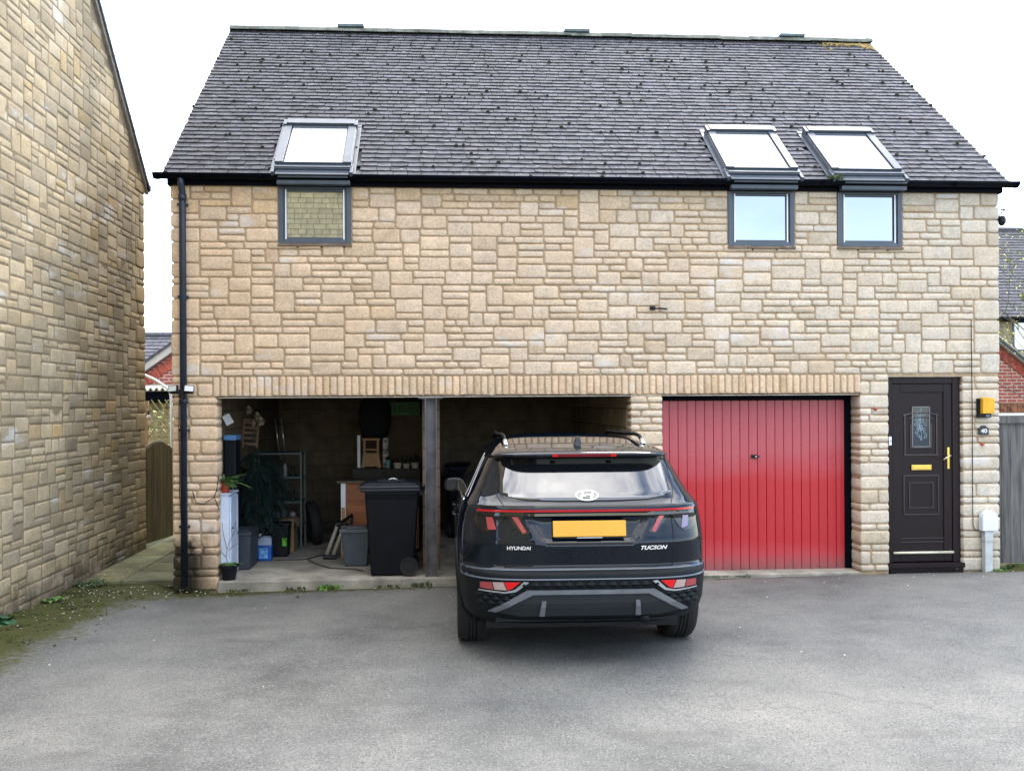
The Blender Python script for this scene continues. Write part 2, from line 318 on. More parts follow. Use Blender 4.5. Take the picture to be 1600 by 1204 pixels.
def ground_mat():
    m, n, b = nodes('worn_asphalt'); L = n.links.new
    tcn = N(n, 'ShaderNodeTexCoord'); P = tcn.outputs['Object']
    sx = N(n, 'ShaderNodeSeparateXYZ'); L(P, sx.inputs[0])
    big = N(n, 'ShaderNodeTexNoise', Scale=.55, Detail=8., Roughness=.58); L(P, big.inputs['Vector'])
    mid = N(n, 'ShaderNodeTexNoise', Scale=3.2, Detail=8., Roughness=.7); L(P, mid.inputs['Vector'])
    fine = N(n, 'ShaderNodeTexNoise', Scale=95., Detail=4., Roughness=.8); L(P, fine.inputs['Vector'])
    vor = N(n, 'ShaderNodeTexVoronoi', Scale=120.); L(P, vor.inputs['Vector'])
    cr_ = N(n, 'ShaderNodeValToRGB'); e = cr_.color_ramp.elements
    e[0].position=.34; e[0].color=(.064, .066, .063, 1); e[1].position=.68; e[1].color=(.185, .183, .168, 1)
    x = cr_.color_ramp.elements.new(.5); x.color=(.126, .127, .121, 1)
    a = N(n, 'ShaderNodeMath', operation='MULTIPLY_ADD'); L(mid.outputs['Fac'], a.inputs[0]); a.inputs[1].default_value=.3
    a2 = N(n, 'ShaderNodeMath', operation='MULTIPLY'); L(big.outputs['Fac'], a2.inputs[0]); a2.inputs[1].default_value=.72; L(a2.outputs[0], a.inputs[2]); L(a.outputs[0], cr_.inputs[0])
    fr = N(n, 'ShaderNodeMapRange'); fr.inputs[1].default_value=.3; fr.inputs[2].default_value=.7; fr.inputs[3].default_value=.42; fr.inputs[4].default_value=1.5; L(fine.outputs['Fac'], fr.inputs[0])
    vm = N(n, 'ShaderNodeVectorMath', operation='SCALE'); L(cr_.outputs[0], vm.inputs[0]); L(fr.outputs[0], vm.inputs['Scale'])
    # pale aggregate specks
    cx = N(n, 'ShaderNodeSeparateColor'); L(vor.outputs['Color'], cx.inputs[0])
    sp = N(n, 'ShaderNodeMath', operation='GREATER_THAN'); L(cx.outputs[0], sp.inputs[0]); sp.inputs[1].default_value=.93
    sm = N(n, 'ShaderNodeMath', operation='MULTIPLY'); L(sp.outputs[0], sm.inputs[0]); sm.inputs[1].default_value=.5
    mx1 = N(n, 'ShaderNodeMix', data_type='RGBA'); L(sm.outputs[0], mx1.inputs[0]); L(vm.outputs[0], mx1.inputs[6]); mx1.inputs[7].default_value=(.25, .245, .24, 1)
    ds = N(n, 'ShaderNodeMath', operation='LESS_THAN'); L(cx.outputs[1], ds.inputs[0]); ds.inputs[1].default_value=.075
    ds2 = N(n, 'ShaderNodeMath', operation='MULTIPLY'); L(ds.outputs[0], ds2.inputs[0]); ds2.inputs[1].default_value=.7
    mxd = N(n, 'ShaderNodeMix', data_type='RGBA'); L(ds2.outputs[0], mxd.inputs[0]); L(mx1.outputs[2], mxd.inputs[6]); mxd.inputs[7].default_value=(.05, .048, .046, 1)
    vc = N(n, 'ShaderNodeTexVoronoi', Scale=.62); vc.feature = 'DISTANCE_TO_EDGE'
    wv = N(n, 'ShaderNodeVectorMath', operation='MULTIPLY_ADD'); wn = N(n, 'ShaderNodeTexNoise', Scale=2.6, Detail=6.); L(P, wn.inputs['Vector']); L(wn.outputs['Color'], wv.inputs[0]); wv.inputs[1].default_value=(.6, .6, 0); L(P, wv.inputs[2]); L(wv.outputs[0], vc.inputs['Vector'])
    c1 = N(n, 'ShaderNodeMapRange'); c1.inputs[1].default_value=.001; c1.inputs[2].default_value=.006; c1.inputs[3].default_value=1; c1.inputs[4].default_value=0; L(vc.outputs['Distance'], c1.inputs[0])
    c2 = N(n, 'ShaderNodeMapRange'); c2.inputs[1].default_value=.52; c2.inputs[2].default_value=.6; c2.inputs[3].default_value=0; c2.inputs[4].default_value=.32; L(big.outputs['Fac'], c2.inputs[0])
    c3 = N(n, 'ShaderNodeMath', operation='MULTIPLY'); L(c1.outputs[0], c3.inputs[0]); L(c2.outputs[0], c3.inputs[1])
    mxc = N(n, 'ShaderNodeMix', data_type='RGBA'); L(c3.outputs[0], mxc.inputs[0]); L(mxd.outputs[2], mxc.inputs[6]); mxc.inputs[7].default_value=(.035, .033, .03, 1); mx1 = mxc
    # dark tar / damp marks
    n6 = N(n, 'ShaderNodeTexNoise', Scale=1.7, Detail=5.); m6 = N(n, 'ShaderNodeMapping'); m6.inputs['Location'].default_value=(9, 4, 2); m6.inputs['Scale'].default_value=(.6, 1.6, 1); L(P, m6.inputs[0]); L(m6.outputs[0], n6.inputs['Vector'])
    r6 = N(n, 'ShaderNodeMapRange'); r6.inputs[1].default_value=.6; r6.inputs[2].default_value=.74; r6.inputs[3].default_value=0; r6.inputs[4].default_value=.45; L(n6.outputs['Fac'], r6.inputs[0])
    mx2 = N(n, 'ShaderNodeMix', data_type='RGBA'); L(r6.outputs[0], mx2.inputs[0]); L(mx1.outputs[2], mx2.inputs[6]); mx2.inputs[7].default_value=(.07, .065, .06, 1)
    # moss along the two walls
    def M_(op, a_, b_=None, c_=None):
        q = N(n, 'ShaderNodeMath', operation=op)
        for i_, v_ in enumerate((a_, b_, c_)):
            if v_ is None: continue
            if isinstance(v_, (int, float)): q.inputs[i_].default_value = v_
            else: L(v_, q.inputs[i_])
        return q.outputs[0]
    dl = M_('MULTIPLY', M_('ADD', sx.outputs['X'], 4.05), .68)           # distance from neighbour wall
    df = M_('MULTIPLY', sx.outputs['Y'], -1.0)                # distance from facade
    lw = N(n, 'ShaderNodeMapRange'); L(sx.outputs['X'], lw.inputs[0]); lw.inputs[1].default_value=-3.2; lw.inputs[2].default_value=1.2; lw.inputs[3].default_value=1.0; lw.inputs[4].default_value=3.4
    df = M_('MULTIPLY', df, lw.outputs[0])
    dm = M_('MINIMUM', dl, df)
    nz = M_('MULTIPLY_ADD', mid.outputs['Fac'], -.9, dm)
    nz = M_('MULTIPLY_ADD', big.outputs['Fac'], -.45, nz)
    mf2 = N(n, 'ShaderNodeTexNoise', Scale=16., Detail=6., Roughness=.75); L(P, mf2.inputs['Vector']); nz = M_('MULTIPLY_ADD', M_('SUBTRACT', mf2.outputs['Fac'], .5), -1.1, nz)
    mr = N(n, 'ShaderNodeMapRange'); mr.inputs[1].default_value=-.16; mr.inputs[2].default_value=.06; mr.inputs[3].default_value=1; mr.inputs[4].default_value=0; L(nz, mr.inputs[0])
    fb = M_('MULTIPLY_ADD', fine.outputs['Fac'], .7, .75)
    mfac = M_('MINIMUM', M_('MULTIPLY', mr.outputs[0], fb), .98)
    mg = N(n, 'ShaderNodeMix', data_type='RGBA'); L(mf2.outputs['Fac'], mg.inputs[0]); mg.inputs[6].default_value=(.022, .028, .003, 1); mg.inputs[7].default_value=(.07, .068, .008, 1)
    mgs = N(n, 'ShaderNodeVectorMath', operation='SCALE'); L(mg.outputs[2], mgs.inputs[0]); L(fr.outputs[0], mgs.inputs['Scale'])
    mx3 = N(n, 'ShaderNodeMix', data_type='RGBA'); L(mfac, mx3.inputs[0]); L(mx2.outputs[2], mx3.inputs[6]); L(mgs.outputs[0], mx3.inputs[7])
    L(mx3.outputs[2], b.inputs['Base Color']); b.inputs['Roughness'].default_value=.85; b.inputs['Specular IOR Level'].default_value=.3
    bh = M_('ADD', fine.outputs['Fac'], M_('MULTIPLY', mid.outputs['Fac'], 1.5))
    bp = N(n, 'ShaderNodeBump', Strength=.6, Distance=.008); L(bh, bp.inputs['Height']); L(bp.outputs[0], b.inputs['Normal'])
    return m

def build_ground():
    g = MB(); xs = [-60, -30, -14] + [-8 + .4*i for i in range(46)] + [13, 20, 40, 80]
    ys = [-60, -40, -20, -14] + [-11 + .3*i for i in range(42)] + [2.5, 4, 10, 30, 80, 160]
    idx = {}
    for i, x in enumerate(xs):
        for j, y in enumerate(ys):
            z = gz(x, y) + .012*noise.noise(Vector((x*.5, y*.5, 0))) * (1 if y < -.4 else 0)
            if y > 0 and -2.85 < x < 6.5: z = -.3
            idx[i, j] = g.vert((x, y, z))
    for i in range(len(xs)-1):
        for j in range(len(ys)-1): g.face((idx[i, j], idx[i+1, j], idx[i+1, j+1], idx[i, j+1]))
    tag(g.build('ground', ground_mat(), smooth=True), kind='structure')
    # slabs of the garages
    f = MB(); f.box(-2.398, 2.184, -.03, 4.45, -.35, -.06); f.box(2.56, 4.85, -.02, 4.45, -.35, -.085)
    tag(f.build('concrete_floor', M_conc, bevel=.012), kind='structure')
    # paving in the passage
    M_pave = simple('paving', (.155, .15, .085), .9, var=.4, scale=2.2, bump=.5, bscale=30, tint=True)
    p = MB(); rnd = random.Random(4)
    y = .42
    while y < 8:
        d = .6; x = -4.05; k = int(y*10) % 2
        for wd in ((.72, .46) if k else (.46, .72)):
            c = rnd.uniform(.8, 1.15); p.cur = (c, c*rnd.uniform(.97, 1.08), c*rnd.uniform(.75, 1))
            p.box(x+.010, x+wd-.010, y+.010, y+d-.010, -.2, -.118 + rnd.uniform(-.003, .003)); x += wd
        y += d
    tag(p.build('path', M_pave, bevel=.006), kind='structure')
build_ground()

# ------------------------------------------------------------------ stone walling
def clampv(v, a, b): return a if v < a else (b if v > b else v)

def add_stone(mb, fr, u0, u1, v0, v1, rnd, prot=.0105, depth=.02, rad=.020, step=.055, rough=.0065, m=0):
    O, U, V, Nn = fr
    j = rnd.uniform(.004, .0075)
    u0 += j + rnd.uniform(0, .004); u1 -= j + rnd.uniform(0, .004); v0 += j; v1 -= j + rnd.uniform(0, .003)
    hw, hh = (u1-u0)/2, (v1-v0)/2; cu, cv = (u0+u1)/2, (v0+v1)/2
    r = min(rad*rnd.uniform(.75, 1.5), hw*.8, hh*.8)
    def lines(h):
        n = max(1, int(round((2*h-2*r)/step))); inner = [-h+r + (2*h-2*r)*k/n for k in range(n+1)]
        return [-h, -h+r*.3] + inner + [h-r*.3, h]
    X, Y = lines(hw), lines(hh); nx, ny = len(X), len(Y)
    seed = Vector((rnd.random()*90, rnd.random()*90, rnd.random()*90)); tilt = (rnd.uniform(-.012, .012), rnd.uniform(-.02, .02)); p0 = prot*rnd.uniform(.7, 1.25)
    idx = [[0]*ny for _ in range(nx)]; edge = {}
    for a in range(nx):
        for b in range(ny):
            x, y = X[a], Y[b]
            qx, qy = clampv(x, -hw+r, hw-r), clampv(y, -hh+r, hh-r); dx, dy = x-qx, y-qy
            ml = max(abs(dx), abs(dy)); ln = math.hypot(dx, dy)
            if ln > 0: dx, dy = dx*ml/ln, dy*ml/ln
            x, y = qx+dx, qy+dy
            e = min(1, ml/r); h = p0*math.sqrt(max(0, 1-e**3.2*.98))
            wob = noise.noise(Vector((x*14, y*14, 0))+seed)*.0045
            k = 1 + wob/max(hw, .05)
            nn = noise.noise(Vector((x*22, y*22, 3))+seed)*rough + noise.noise(Vector((x*60, y*60, 8))+seed)*rough*.5
            h += nn*(1-e*e) + (tilt[0]*x + tilt[1]*y)
            P = O + U*(cu+x*k) + V*(cv+y+wob) + Nn*h
            idx[a][b] = mb.vert(P)
            if a in (0, nx-1) or b in (0, ny-1): edge[a, b] = P - Nn*(h+depth)
    for a in range(nx-1):
        for b in range(ny-1): mb.face((idx[a][b], idx[a+1][b], idx[a+1][b+1], idx[a][b+1]), m)
    ring = [(a, 0) for a in range(nx)] + [(nx-1, b) for b in range(1, ny)] + [(a, ny-1) for a in range(nx-2, -1, -1)] + [(0, b) for b in range(ny-2, 0, -1)]
    back = {k: mb.vert(edge[k]) for k in ring}
    for k in range(len(ring)):
        a, b = ring[k], ring[(k+1) % len(ring)]
        mb.face((idx[b[0]][b[1]], idx[a[0]][a[1]], back[a], back[b]), m)

def pack(u0, u1, v0, nrows, unit, blocked, rnd, big=.5, wmin=.14, wmax=.33):
    out = []; busy = [[] for _ in range(nrows+4)]
    for (a, b, r0_, r1_) in blocked:
        for r in range(r0_, min(r1_, nrows)): busy[r].append((a, b))
    for r in range(nrows):
        bs = sorted(busy[r]); free = []; x = u0
        for a, b in bs:
            if a > x+.02: free.append((x, min(a, u1)))
            x = max(x, b)
        if x < u1-.02: free.append((x, u1))
        for a, b in free:
            L = b-a; ws = []
            if L < wmin*1.75: ws = [L]
            else:
                rem = L
                while rem > wmax*1.15:
                    w_ = rnd.choice([rnd.uniform(wmin, .2), rnd.uniform(.2, .27), rnd.uniform(.25, wmax), rnd.uniform(.28, wmax), rnd.uniform(.28, wmax)])
                    if rem-w_ < wmin*.8: w_ = rem/2
                    ws.append(w_); rem -= w_
                if rem > .02: ws.append(rem)
                rnd.shuffle(ws)
            x = a
            for w_ in ws:
                mh = min(3, nrows-r)
                # headroom
                h = 1
                for k in range(1, mh):
                    if any(p < x+w_-.005 and q > x+.005 for p, q in busy[r+k]): break
                    h = k+1
                c = rnd.random()
                if w_ < .17: hh = min(h, 1 if c < .7 else 2)
                elif w_ < .25: hh = min(h, 3 if c < .10 else (2 if c < .42 else 1))
                else: hh = min(h, 2 if c < big else 1)
                out.append((x, x+w_, v0+r*unit, v0+(r+hh)*unit))
                for k in range(1, hh): busy[r+k].append((x, x+w_))
                x += w_
    return out

def facade_tint(rnd, x, z):
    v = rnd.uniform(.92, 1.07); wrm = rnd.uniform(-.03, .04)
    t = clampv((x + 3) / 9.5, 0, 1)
    g = .98 + .05*t; bl = .94 + .26*t; rr = 1.05 - .15*t  # greyer and cooler towards the right: lens flare put into the stone colour
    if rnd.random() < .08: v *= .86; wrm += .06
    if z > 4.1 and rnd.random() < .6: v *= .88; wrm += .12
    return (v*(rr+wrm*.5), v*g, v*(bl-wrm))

XL, XR = -2.88, 6.52
OPEN_L, OPEN_R = -2.40, 2.186
RD_L, RD_R = 2.553, 4.851
FD_L, FD_R = 5.194, 6.074
ZS0, ZS1, ZE = 1.958, 2.184, 4.275
WINS = [(-1.723, -.93), (3.321, 4.093), (4.601, 5.363)]

house = thing('stone_house', 'long pale stone house with dark tiled roof above open garages and red garage door', 'house')

def build_facade():
    mb = MB(); rnd = random.Random(11)
    FR = (Vector((0, 0, 0)), Vector((1, 0, 0)), Vector((0, 0, 1)), Vector((0, -1, 0)))
    unit = (ZE-ZS1)/27
    blocked = [(a-.002, b+.002, 19, 27) for a, b in WINS]
    # quoins at both ends, alternating
    r = 0
    q = []
    while r < 27:
        h = min(rnd.choice([2, 2, 1, 3]), 27-r); wl = rnd.choice([.14, .2, .3]); wr_ = rnd.choice([.14, .22, .3])
        q.append((XL-.012, XL+wl, r, r+h)); q.append((XR-wr_, XR+.012, r, r+h)); r += h
    for a, b, r0_, r1_ in q:
        mb.cur = facade_tint(rnd, a, ZS1+r0_*unit)
        add_stone(mb, FR, a, b, ZS1+r0_*unit, ZS1+r1_*unit, rnd, depth=.10)
    for s in pack(XL, XR, ZS1, 27, unit, blocked+q, rnd, big=.38, wmax=.36):
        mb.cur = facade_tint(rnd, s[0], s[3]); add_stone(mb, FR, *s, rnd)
    for a, b in WINS:                    # thin warm stones under each sill
        x = a
        while x < b-.01:
            w_ = min(rnd.uniform(.18, .3), b-x)
            if b-x-w_ < .1: w_ = b-x
            mb.cur = (1.02, .84, .68); add_stone(mb, FR, x, x+w_, ZS1+18.0*unit, ZS1+18.5*unit, rnd) if False else None
            x += w_
    # soldier course
    x = -2.445; xe = 4.865; n = int(round((xe-x)/.0795)); bw = (xe-x)/n
    for k in range(n):
        mb.cur = facade_tint(rnd, x, 2)
        add_stone(mb, FR, x+k*bw, x+(k+1)*bw, ZS0+rnd.uniform(-.004, .004), ZS1-.003, rnd, depth=.1, rad=.018, rough=.005)
    # piers
    def pier(x0, x1, z0, z1, dep, seed, big=.6):
        rr = random.Random(seed); n_ = int(round((z1-z0)/.0785)); un = (z1-z0)/n_; r = 0
        while r < n_:
            h = min(rr.choice([1, 2, 2, 1]), n_-r); W = x1-x0
            cuts = [x0, x1]
            if h == 1: cuts = [x0, x0+W*rr.uniform(.3, .68), x1]
            elif W > .45: cuts = [x0, x0+W*rr.choice([.36, .62]), x1]
            elif rr.random() < .35: cuts = [x0, x0+W*rr.choice([.36, .62]), x1]
            for a, b in zip(cuts, cuts[1:]):
                mb.cur = facade_tint(rr, a, z0)
                add_stone(mb, FR, a-(.006 if a == x0 else 0), b+(.006 if b == x1 else 0), z0+r*un, z0+(r+h)*un, rr, depth=dep-.01, rad=.024)
            r += h
    pier(XL, OPEN_L, -.16, ZS0-.002, .235, 3); pier(XL, -2.448, ZS0, ZS1, .1, 4)
    pier(OPEN_R, RD_L, -.12, ZS0-.014, .235, 5)
    pier(RD_R, FD_L, -.085, 2.10, .235, 6); pier(4.868, FD_L, 2.10, ZS1, .1, 16)
    pier(FD_R, XR, -.10, 2.155, .12, 7)
    x = FD_L
    mb.cur = facade_tint(rnd, 6, 2)
    o = mb.build('stone_wall', M_stone, house, smooth=True)
    # mortar core, behind the stone faces
    c = MB(); e = .004
    c.box(XL+.02, XR-.02, e, .22, ZS1, 3.60); 
    prev = XL+.02
    for a, b in WINS+[(XR-.02, 0)]:
        c.box(prev, a, e, .22, 3.60, ZE); prev = b
    c.box(XL+.02, FD_L, e, .22, ZS0+.006, ZS1); c.box(FD_R, XR-.02, e, .22, 2.0, ZS1); c.box(FD_L, FD_R, e, .22, 2.153, ZS1)
    for a, b, z1 in ((XL+.02, OPEN_L-.008, ZS0+.006), (OPEN_R+.008, RD_L-.008, ZS0+.006), (RD_R+.008, FD_L-.008, ZS0+.006), (FD_R+.008, XR-.02, 2.0)):
        c.box(a, b, e, .22, -.3, z1)
    c.build('mortar', M_mortar, o)
    l = MB(); l.box(-2.395, 4.845, .002, .12, 1.944, 1.953); l.box(FD_L, FD_R, .01, .1, 2.146, 2.1525); l.build('lintel', M_steel_l, house)
    # gable ends and back, garage insides
    g = MB()
    for x0, x1 in ((XL+.02, XL+.2), (XR-.2, XR-.02)):
        i = [g.vert(p) for p in ((x0, .22, -.3), (x0, 6.5, -.3), (x0, 6.5, ZE), (x0, 3.25, 7.2), (x0, .22, 4.6))]
        k = [g.vert(p) for p in ((x1, .22, -.3), (x1, 6.5, -.3), (x1, 6.5, ZE), (x1, 3.25, 7.2), (x1, .22, 4.6))]
        g.face(i[::-1]); g.face(k)
        for q_ in range(5): g.face((i[q_], i[(q_+1) % 5], k[(q_+1) % 5], k[q_]))
    g.box(XL+.2, XR-.2, 6.3, 6.5, -.3, ZE)
    g.build('end_wall', M_nmortar, house)
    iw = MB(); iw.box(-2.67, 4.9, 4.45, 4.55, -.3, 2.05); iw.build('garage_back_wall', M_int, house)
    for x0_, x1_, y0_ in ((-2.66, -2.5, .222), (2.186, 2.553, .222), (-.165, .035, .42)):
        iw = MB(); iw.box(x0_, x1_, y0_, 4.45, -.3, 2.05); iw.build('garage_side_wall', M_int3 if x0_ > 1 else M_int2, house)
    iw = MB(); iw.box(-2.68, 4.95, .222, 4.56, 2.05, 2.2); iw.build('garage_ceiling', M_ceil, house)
    p = MB(); p.box(-.13, -.118, -.005, .13, -.15, 1.942); p.box(-.01, .002, -.005, .13, -.15, 1.942); p.box(-.118, -.01, .05, .065, -.15, 1.942)
    p.box(-.2, .07, -.008, .16, 1.928, 1.9425)
    p.build('steel_post', M_post, house)
build_facade()

# ------------------------------------------------------------------ roofs
def tile_roof(mb, O, U, Sd, Nn, width, rows, gauge, tw, rnd, thick=.016, shade=1., mi=0, skip=None, moss=None):
    for i in range(rows):
        s0 = i*gauge; off = -(tw/2 if i % 2 else 0) + rnd.uniform(-.02, .02); x = off
        while x < width:
            w_ = tw*rnd.uniform(.9, 1.1)
            a, b = max(0, x+.003), min(width, x+w_-.003); x += w_
            if b-a < .03: continue
            if skip and skip((a+b)/2, s0): continue
            c = shade*rnd.uniform(.8, 1.16)*(1+.03*max(0, x)); mb.cur = (c*rnd.uniform(.97, 1.04), c, c*rnd.uniform(.98, 1.06))  # tiles lighten along each row: flare haze painted into the tint
            hl = thick + rnd.uniform(.004, .009); ha = rnd.uniform(-.002, .002); ds = rnd.uniform(-.004, .004)
            low = []; und = []
            for k in range(4):
                t = k/3; u = a+(b-a)*t; dd = ds + rnd.uniform(-.003, .003) + (.004 if k in (0, 3) else 0); hh = hl + ha*t + rnd.uniform(-.002, .002)
                low.append(mb.vert(O+U*u+Sd*(s0+dd)+Nn*hh)); und.append(mb.vert(O+U*u+Sd*(s0+dd+.004)+Nn*(hh-thick*1.1)))
            t1 = mb.vert(O+U*b+Sd*(s0+gauge*1.25)+Nn*.004); t0 = mb.vert(O+U*a+Sd*(s0+gauge*1.25)+Nn*.004)
            mb.face((low[0], low[1], low[2], low[3], t1, t0), mi)
            for k in range(3): mb.face((und[k], und[k+1], low[k+1], low[k]), mi)
            mb.face((und[0], low[0], t0), mi); mb.face((und[3], t1, low[3]), mi)
            if moss is not None:
                q = rnd.random(); pos = O+U*rnd.uniform(a, b)+Sd*(s0+rnd.uniform(-.005, .02))+Nn*(hl+.002)
                if q < moss[0]: moss[2].append((pos, rnd.uniform(.012, .028), 1))
                elif q < moss[0]+moss[1]: moss[2].append((pos, rnd.uniform(.006, .016), 2))

def blob(mb, c, r, m, Nn, rnd):
    c = Vector(c); t = Nn.orthogonal().normalized(); b = Nn.cross(t); top = mb.vert(c+Nn*r*.75); ring = []; n = 6
    ring2 = []
    for k in range(n):
        a = 2*math.pi*k/n; q = rnd.uniform(.7, 1.25)*r
        ring.append(mb.vert(c+(t*math.cos(a)+b*math.sin(a))*q-Nn*.01)); ring2.append(mb.vert(c+(t*math.cos(a)+b*math.sin(a))*q*.75+Nn*r*.5))
    for k in range(n):
        mb.face((ring[k], ring[(k+1) % n], ring2[(k+1) % n], ring2[k]), m); mb.face((ring2[k], ring2[(k+1) % n], top), m)

def fleck(mb, p, r, m, rnd):
    a = rnd.uniform(1.2, 2.4)*r; b = r*.45; n = 7; p = p+RS*.02+RN*.001
    mb.face([mb.vert(p+Vector((1, 0, 0))*a*math.cos(2*math.pi*k/n)*rnd.uniform(.7, 1.2)+RS*b*math.sin(2*math.pi*k/n)*rnd.uniform(.7, 1.2)) for k in range(n)], m)
TH = R(41.5); RO = Vector((0, -.12, 4.36)); RS = Vector((0, math.cos(TH), math.sin(TH))); RN = Vector((0, -math.sin(TH), math.cos(TH)))
def build_roof():
    rnd = random.Random(5); mb = MB()
    xl, xr = -2.94, 6.58
    O = Vector((xl, RO.y, RO.z))
    sk = [(-1.74, -.92), (3.28, 4.1), (4.5, 5.32)]
    spots = []
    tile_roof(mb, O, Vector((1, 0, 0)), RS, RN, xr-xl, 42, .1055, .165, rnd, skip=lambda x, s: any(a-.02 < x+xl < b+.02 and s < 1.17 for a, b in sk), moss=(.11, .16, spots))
    for p, r, k in spots:
        if k == 2: 
            mb.cur = (1, 1, 1); t = RN.orthogonal()
        (blob(mb, p, r, k, RN, rnd) if k == 1 else fleck(mb, p, r, k, rnd))
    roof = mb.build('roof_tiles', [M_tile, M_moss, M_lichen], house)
    # deck and rear slope
    d = MB(); top = O + RS*4.44
    n_ = RN*-.03
    y2 = 2*top.y+.12
    pts = [(RO.y, RO.z-.02), (top.y, top.z-.02), (y2, RO.z-.02), (y2, RO.z-.12), (top.y, top.z-.14), (RO.y+.012, RO.z-.036)]
    a = [d.vert((xl+.02, p[0], p[1])) for p in pts]; b = [d.vert((xr-.02, p[0], p[1])) for p in pts]
    d.face((a[0], a[1], a[4], a[5])[::-1]); d.face((a[1], a[2], a[3], a[4])[::-1]); d.face((b[0], b[1], b[4], b[5])); d.face((b[1], b[2], b[3], b[4]))
    for k in range(6): d.face((a[k], b[k], b[(k+1) % 6], a[(k+1) % 6]))
    d.cur = (.9, .9, .9); d.build('roof_deck', M_tile, house)
    # ridge
    r = MB(); x = xl; 
    while x < xr-.05:
        w_ = min(.45, xr-x); c = rnd.uniform(.9, 1.25); r.cur = (c, c*1.02, c*.97)
        sec = []
        zz = top.z + rnd.uniform(-.008, .01)
        for k in range(7):
            a_ = math.pi*k/6; sec.append((-math.cos(a_)*.125, math.sin(a_)*.09))
        A = [r.vert((x, top.y+.0+p[0], zz-.03+p[1])) for p in sec]; B = [r.vert((x+w_+.01, top.y+p[0], zz-.03+p[1]+rnd.uniform(-.003, .003))) for p in sec]
        for k in range(6): r.face((A[k], B[k], B[k+1], A[k+1]))
        r.face(A[::-1]); r.face(B); x += w_
    r.build('ridge_tiles', simple('ridge_tile', (.13, .135, .12), .95, var=.35, scale=5, bump=.5, tint=True), house)
    o_ = MB(); a_, b_, c_ = xr-.80, xr-.02, .006
    o_.poly([Vector((p, RO.y, RO.z))+RS*q+RN*.030 for p, q in ((a_, 4.36), (b_, 4.37), (b_, 4.0), (b_-.08, 4.16), (b_-.2, 4.24), (a_+.1, 4.29))])
    for k in range(46):
        px = rnd.uniform(xr-.85, xr-.08); s_ = 4.36-abs(rnd.gauss(0, .10)) - max(0, (px-xr+.35))*.6*rnd.random()
        blob(o_, Vector((px, 0, 0))+Vector((0, RO.y, RO.z))+RS*s_+RN*.02, rnd.uniform(.012, .035), 0, RN, rnd)
    o_.build('lichen_patch', simple('orange_lichen', (.22, .16, .06), 1, var=.3), house)
    for vx in (-1.21, 2.10, 5.35):
        v = MB(); v.box(vx-.19, vx+.19, top.y-.13, top.y+.13, top.z+.03, top.z+.075); v.box(vx-.15, vx+.15, top.y-.10, top.y+.10, top.z-.02, top.z+.03)
        v.build('ridge_vent', simple('vent_plastic', (.09, .12, .12), .7, var=.2), house, bevel=.008)
    # verges (mortar bedded edge)
    for x0, x1 in ((xl-.0, xl+.02), (xr-.02, xr)):
        v = MB(); P = [O+RN*-.03, O+RS*4.42+RN*-.03, O+RS*4.42+RN*.008, O+RN*.008]
        A = [v.vert((x0-.001, p.y, p.z)) for p in P]; B = [v.vert((x1+.001, p.y, p.z)) for p in P]
        v.face(A); v.face(B[::-1])
        for k in range(4): v.face((A[k], B[k], B[(k+1) % 4], A[(k+1) % 4]))
        v.build('verge', M_mortar, house)
    # fascia and gutter
    f = MB(); f.box(XL-.03, XR+.03, -.045, -.02, ZE-.005, ZE+.11); f.box(XL-.03, XR+.03, -.02, .22, ZE+.0, ZE+.03); f.box(XL-.03, XL-.01, -.02, .3, ZE-.01, ZE+.14); f.box(XR+.01, XR+.03, -.02, .3, ZE-.01, ZE+.14)
    f.build('fascia', M_black, house, bevel=.004)
    g = MB(); gx0, gx1 = -3.03, 6.68; rr = .058; yc, zc = -.115, 4.372
    sec = [(yc-rr*math.cos(a_), zc-rr*math.sin(a_)*1.0) for a_ in [math.pi*k/10 for k in range(11)]]
    A = [g.vert((gx0, *p)) for p in sec]; B = [g.vert((gx1, *p)) for p in sec]
    for k in range(10): g.face((A[k], A[k+1], B[k+1], B[k]))
    gut = g.build('gutter', M_black, house, smooth=True, solid=.004)
    for x in (gx0, gx1):
        ge = MB(); ge.poly([(x, *p) for p in sec]); ge.build('gutter_end', M_black, gut, solid=.003)
    for x in [gx0+.02, -1.9, -.4, 1.5, 2.9, 4.35, 5.9, gx1-.04]:
        ge = MB()
        s2 = [(yc-(rr+.005)*math.cos(a_), zc-(rr+.005)*math.sin(a_)) for a_ in [math.pi*k/10 for k in range(11)]]
        A = [ge.vert((x, *p)) for p in s2]; B = [ge.vert((x+.035, *p)) for p in s2]
        for k in range(10): ge.face((A[k], A[k+1], B[k+1], B[k]))
        ge.build('gutter_bracket', M_black, gut, solid=.003)
    # downpipe
    p = MB(); px = -2.745
    p.tube([(px, -.115, 4.33), (px, -.115, 4.27), (px, -.06, 4.19), (px, -.055, 4.12), (px, -.055, -.1)], .036, 14)
    p.tube([(px, -.055, 4.16), (px, -.055, 4.09)], .043, 14); p.tube([(px, -.055, 1.95), (px, -.055, 1.88)], .042, 14)
    for z in (4.05, 3.05, 1.6, .55):
        p.box(px-.055, px+.055, -.06, -.01, z-.012, z+.012)
    dp = p.build('downpipe', M_pipe, house, smooth=True)
build_roof()

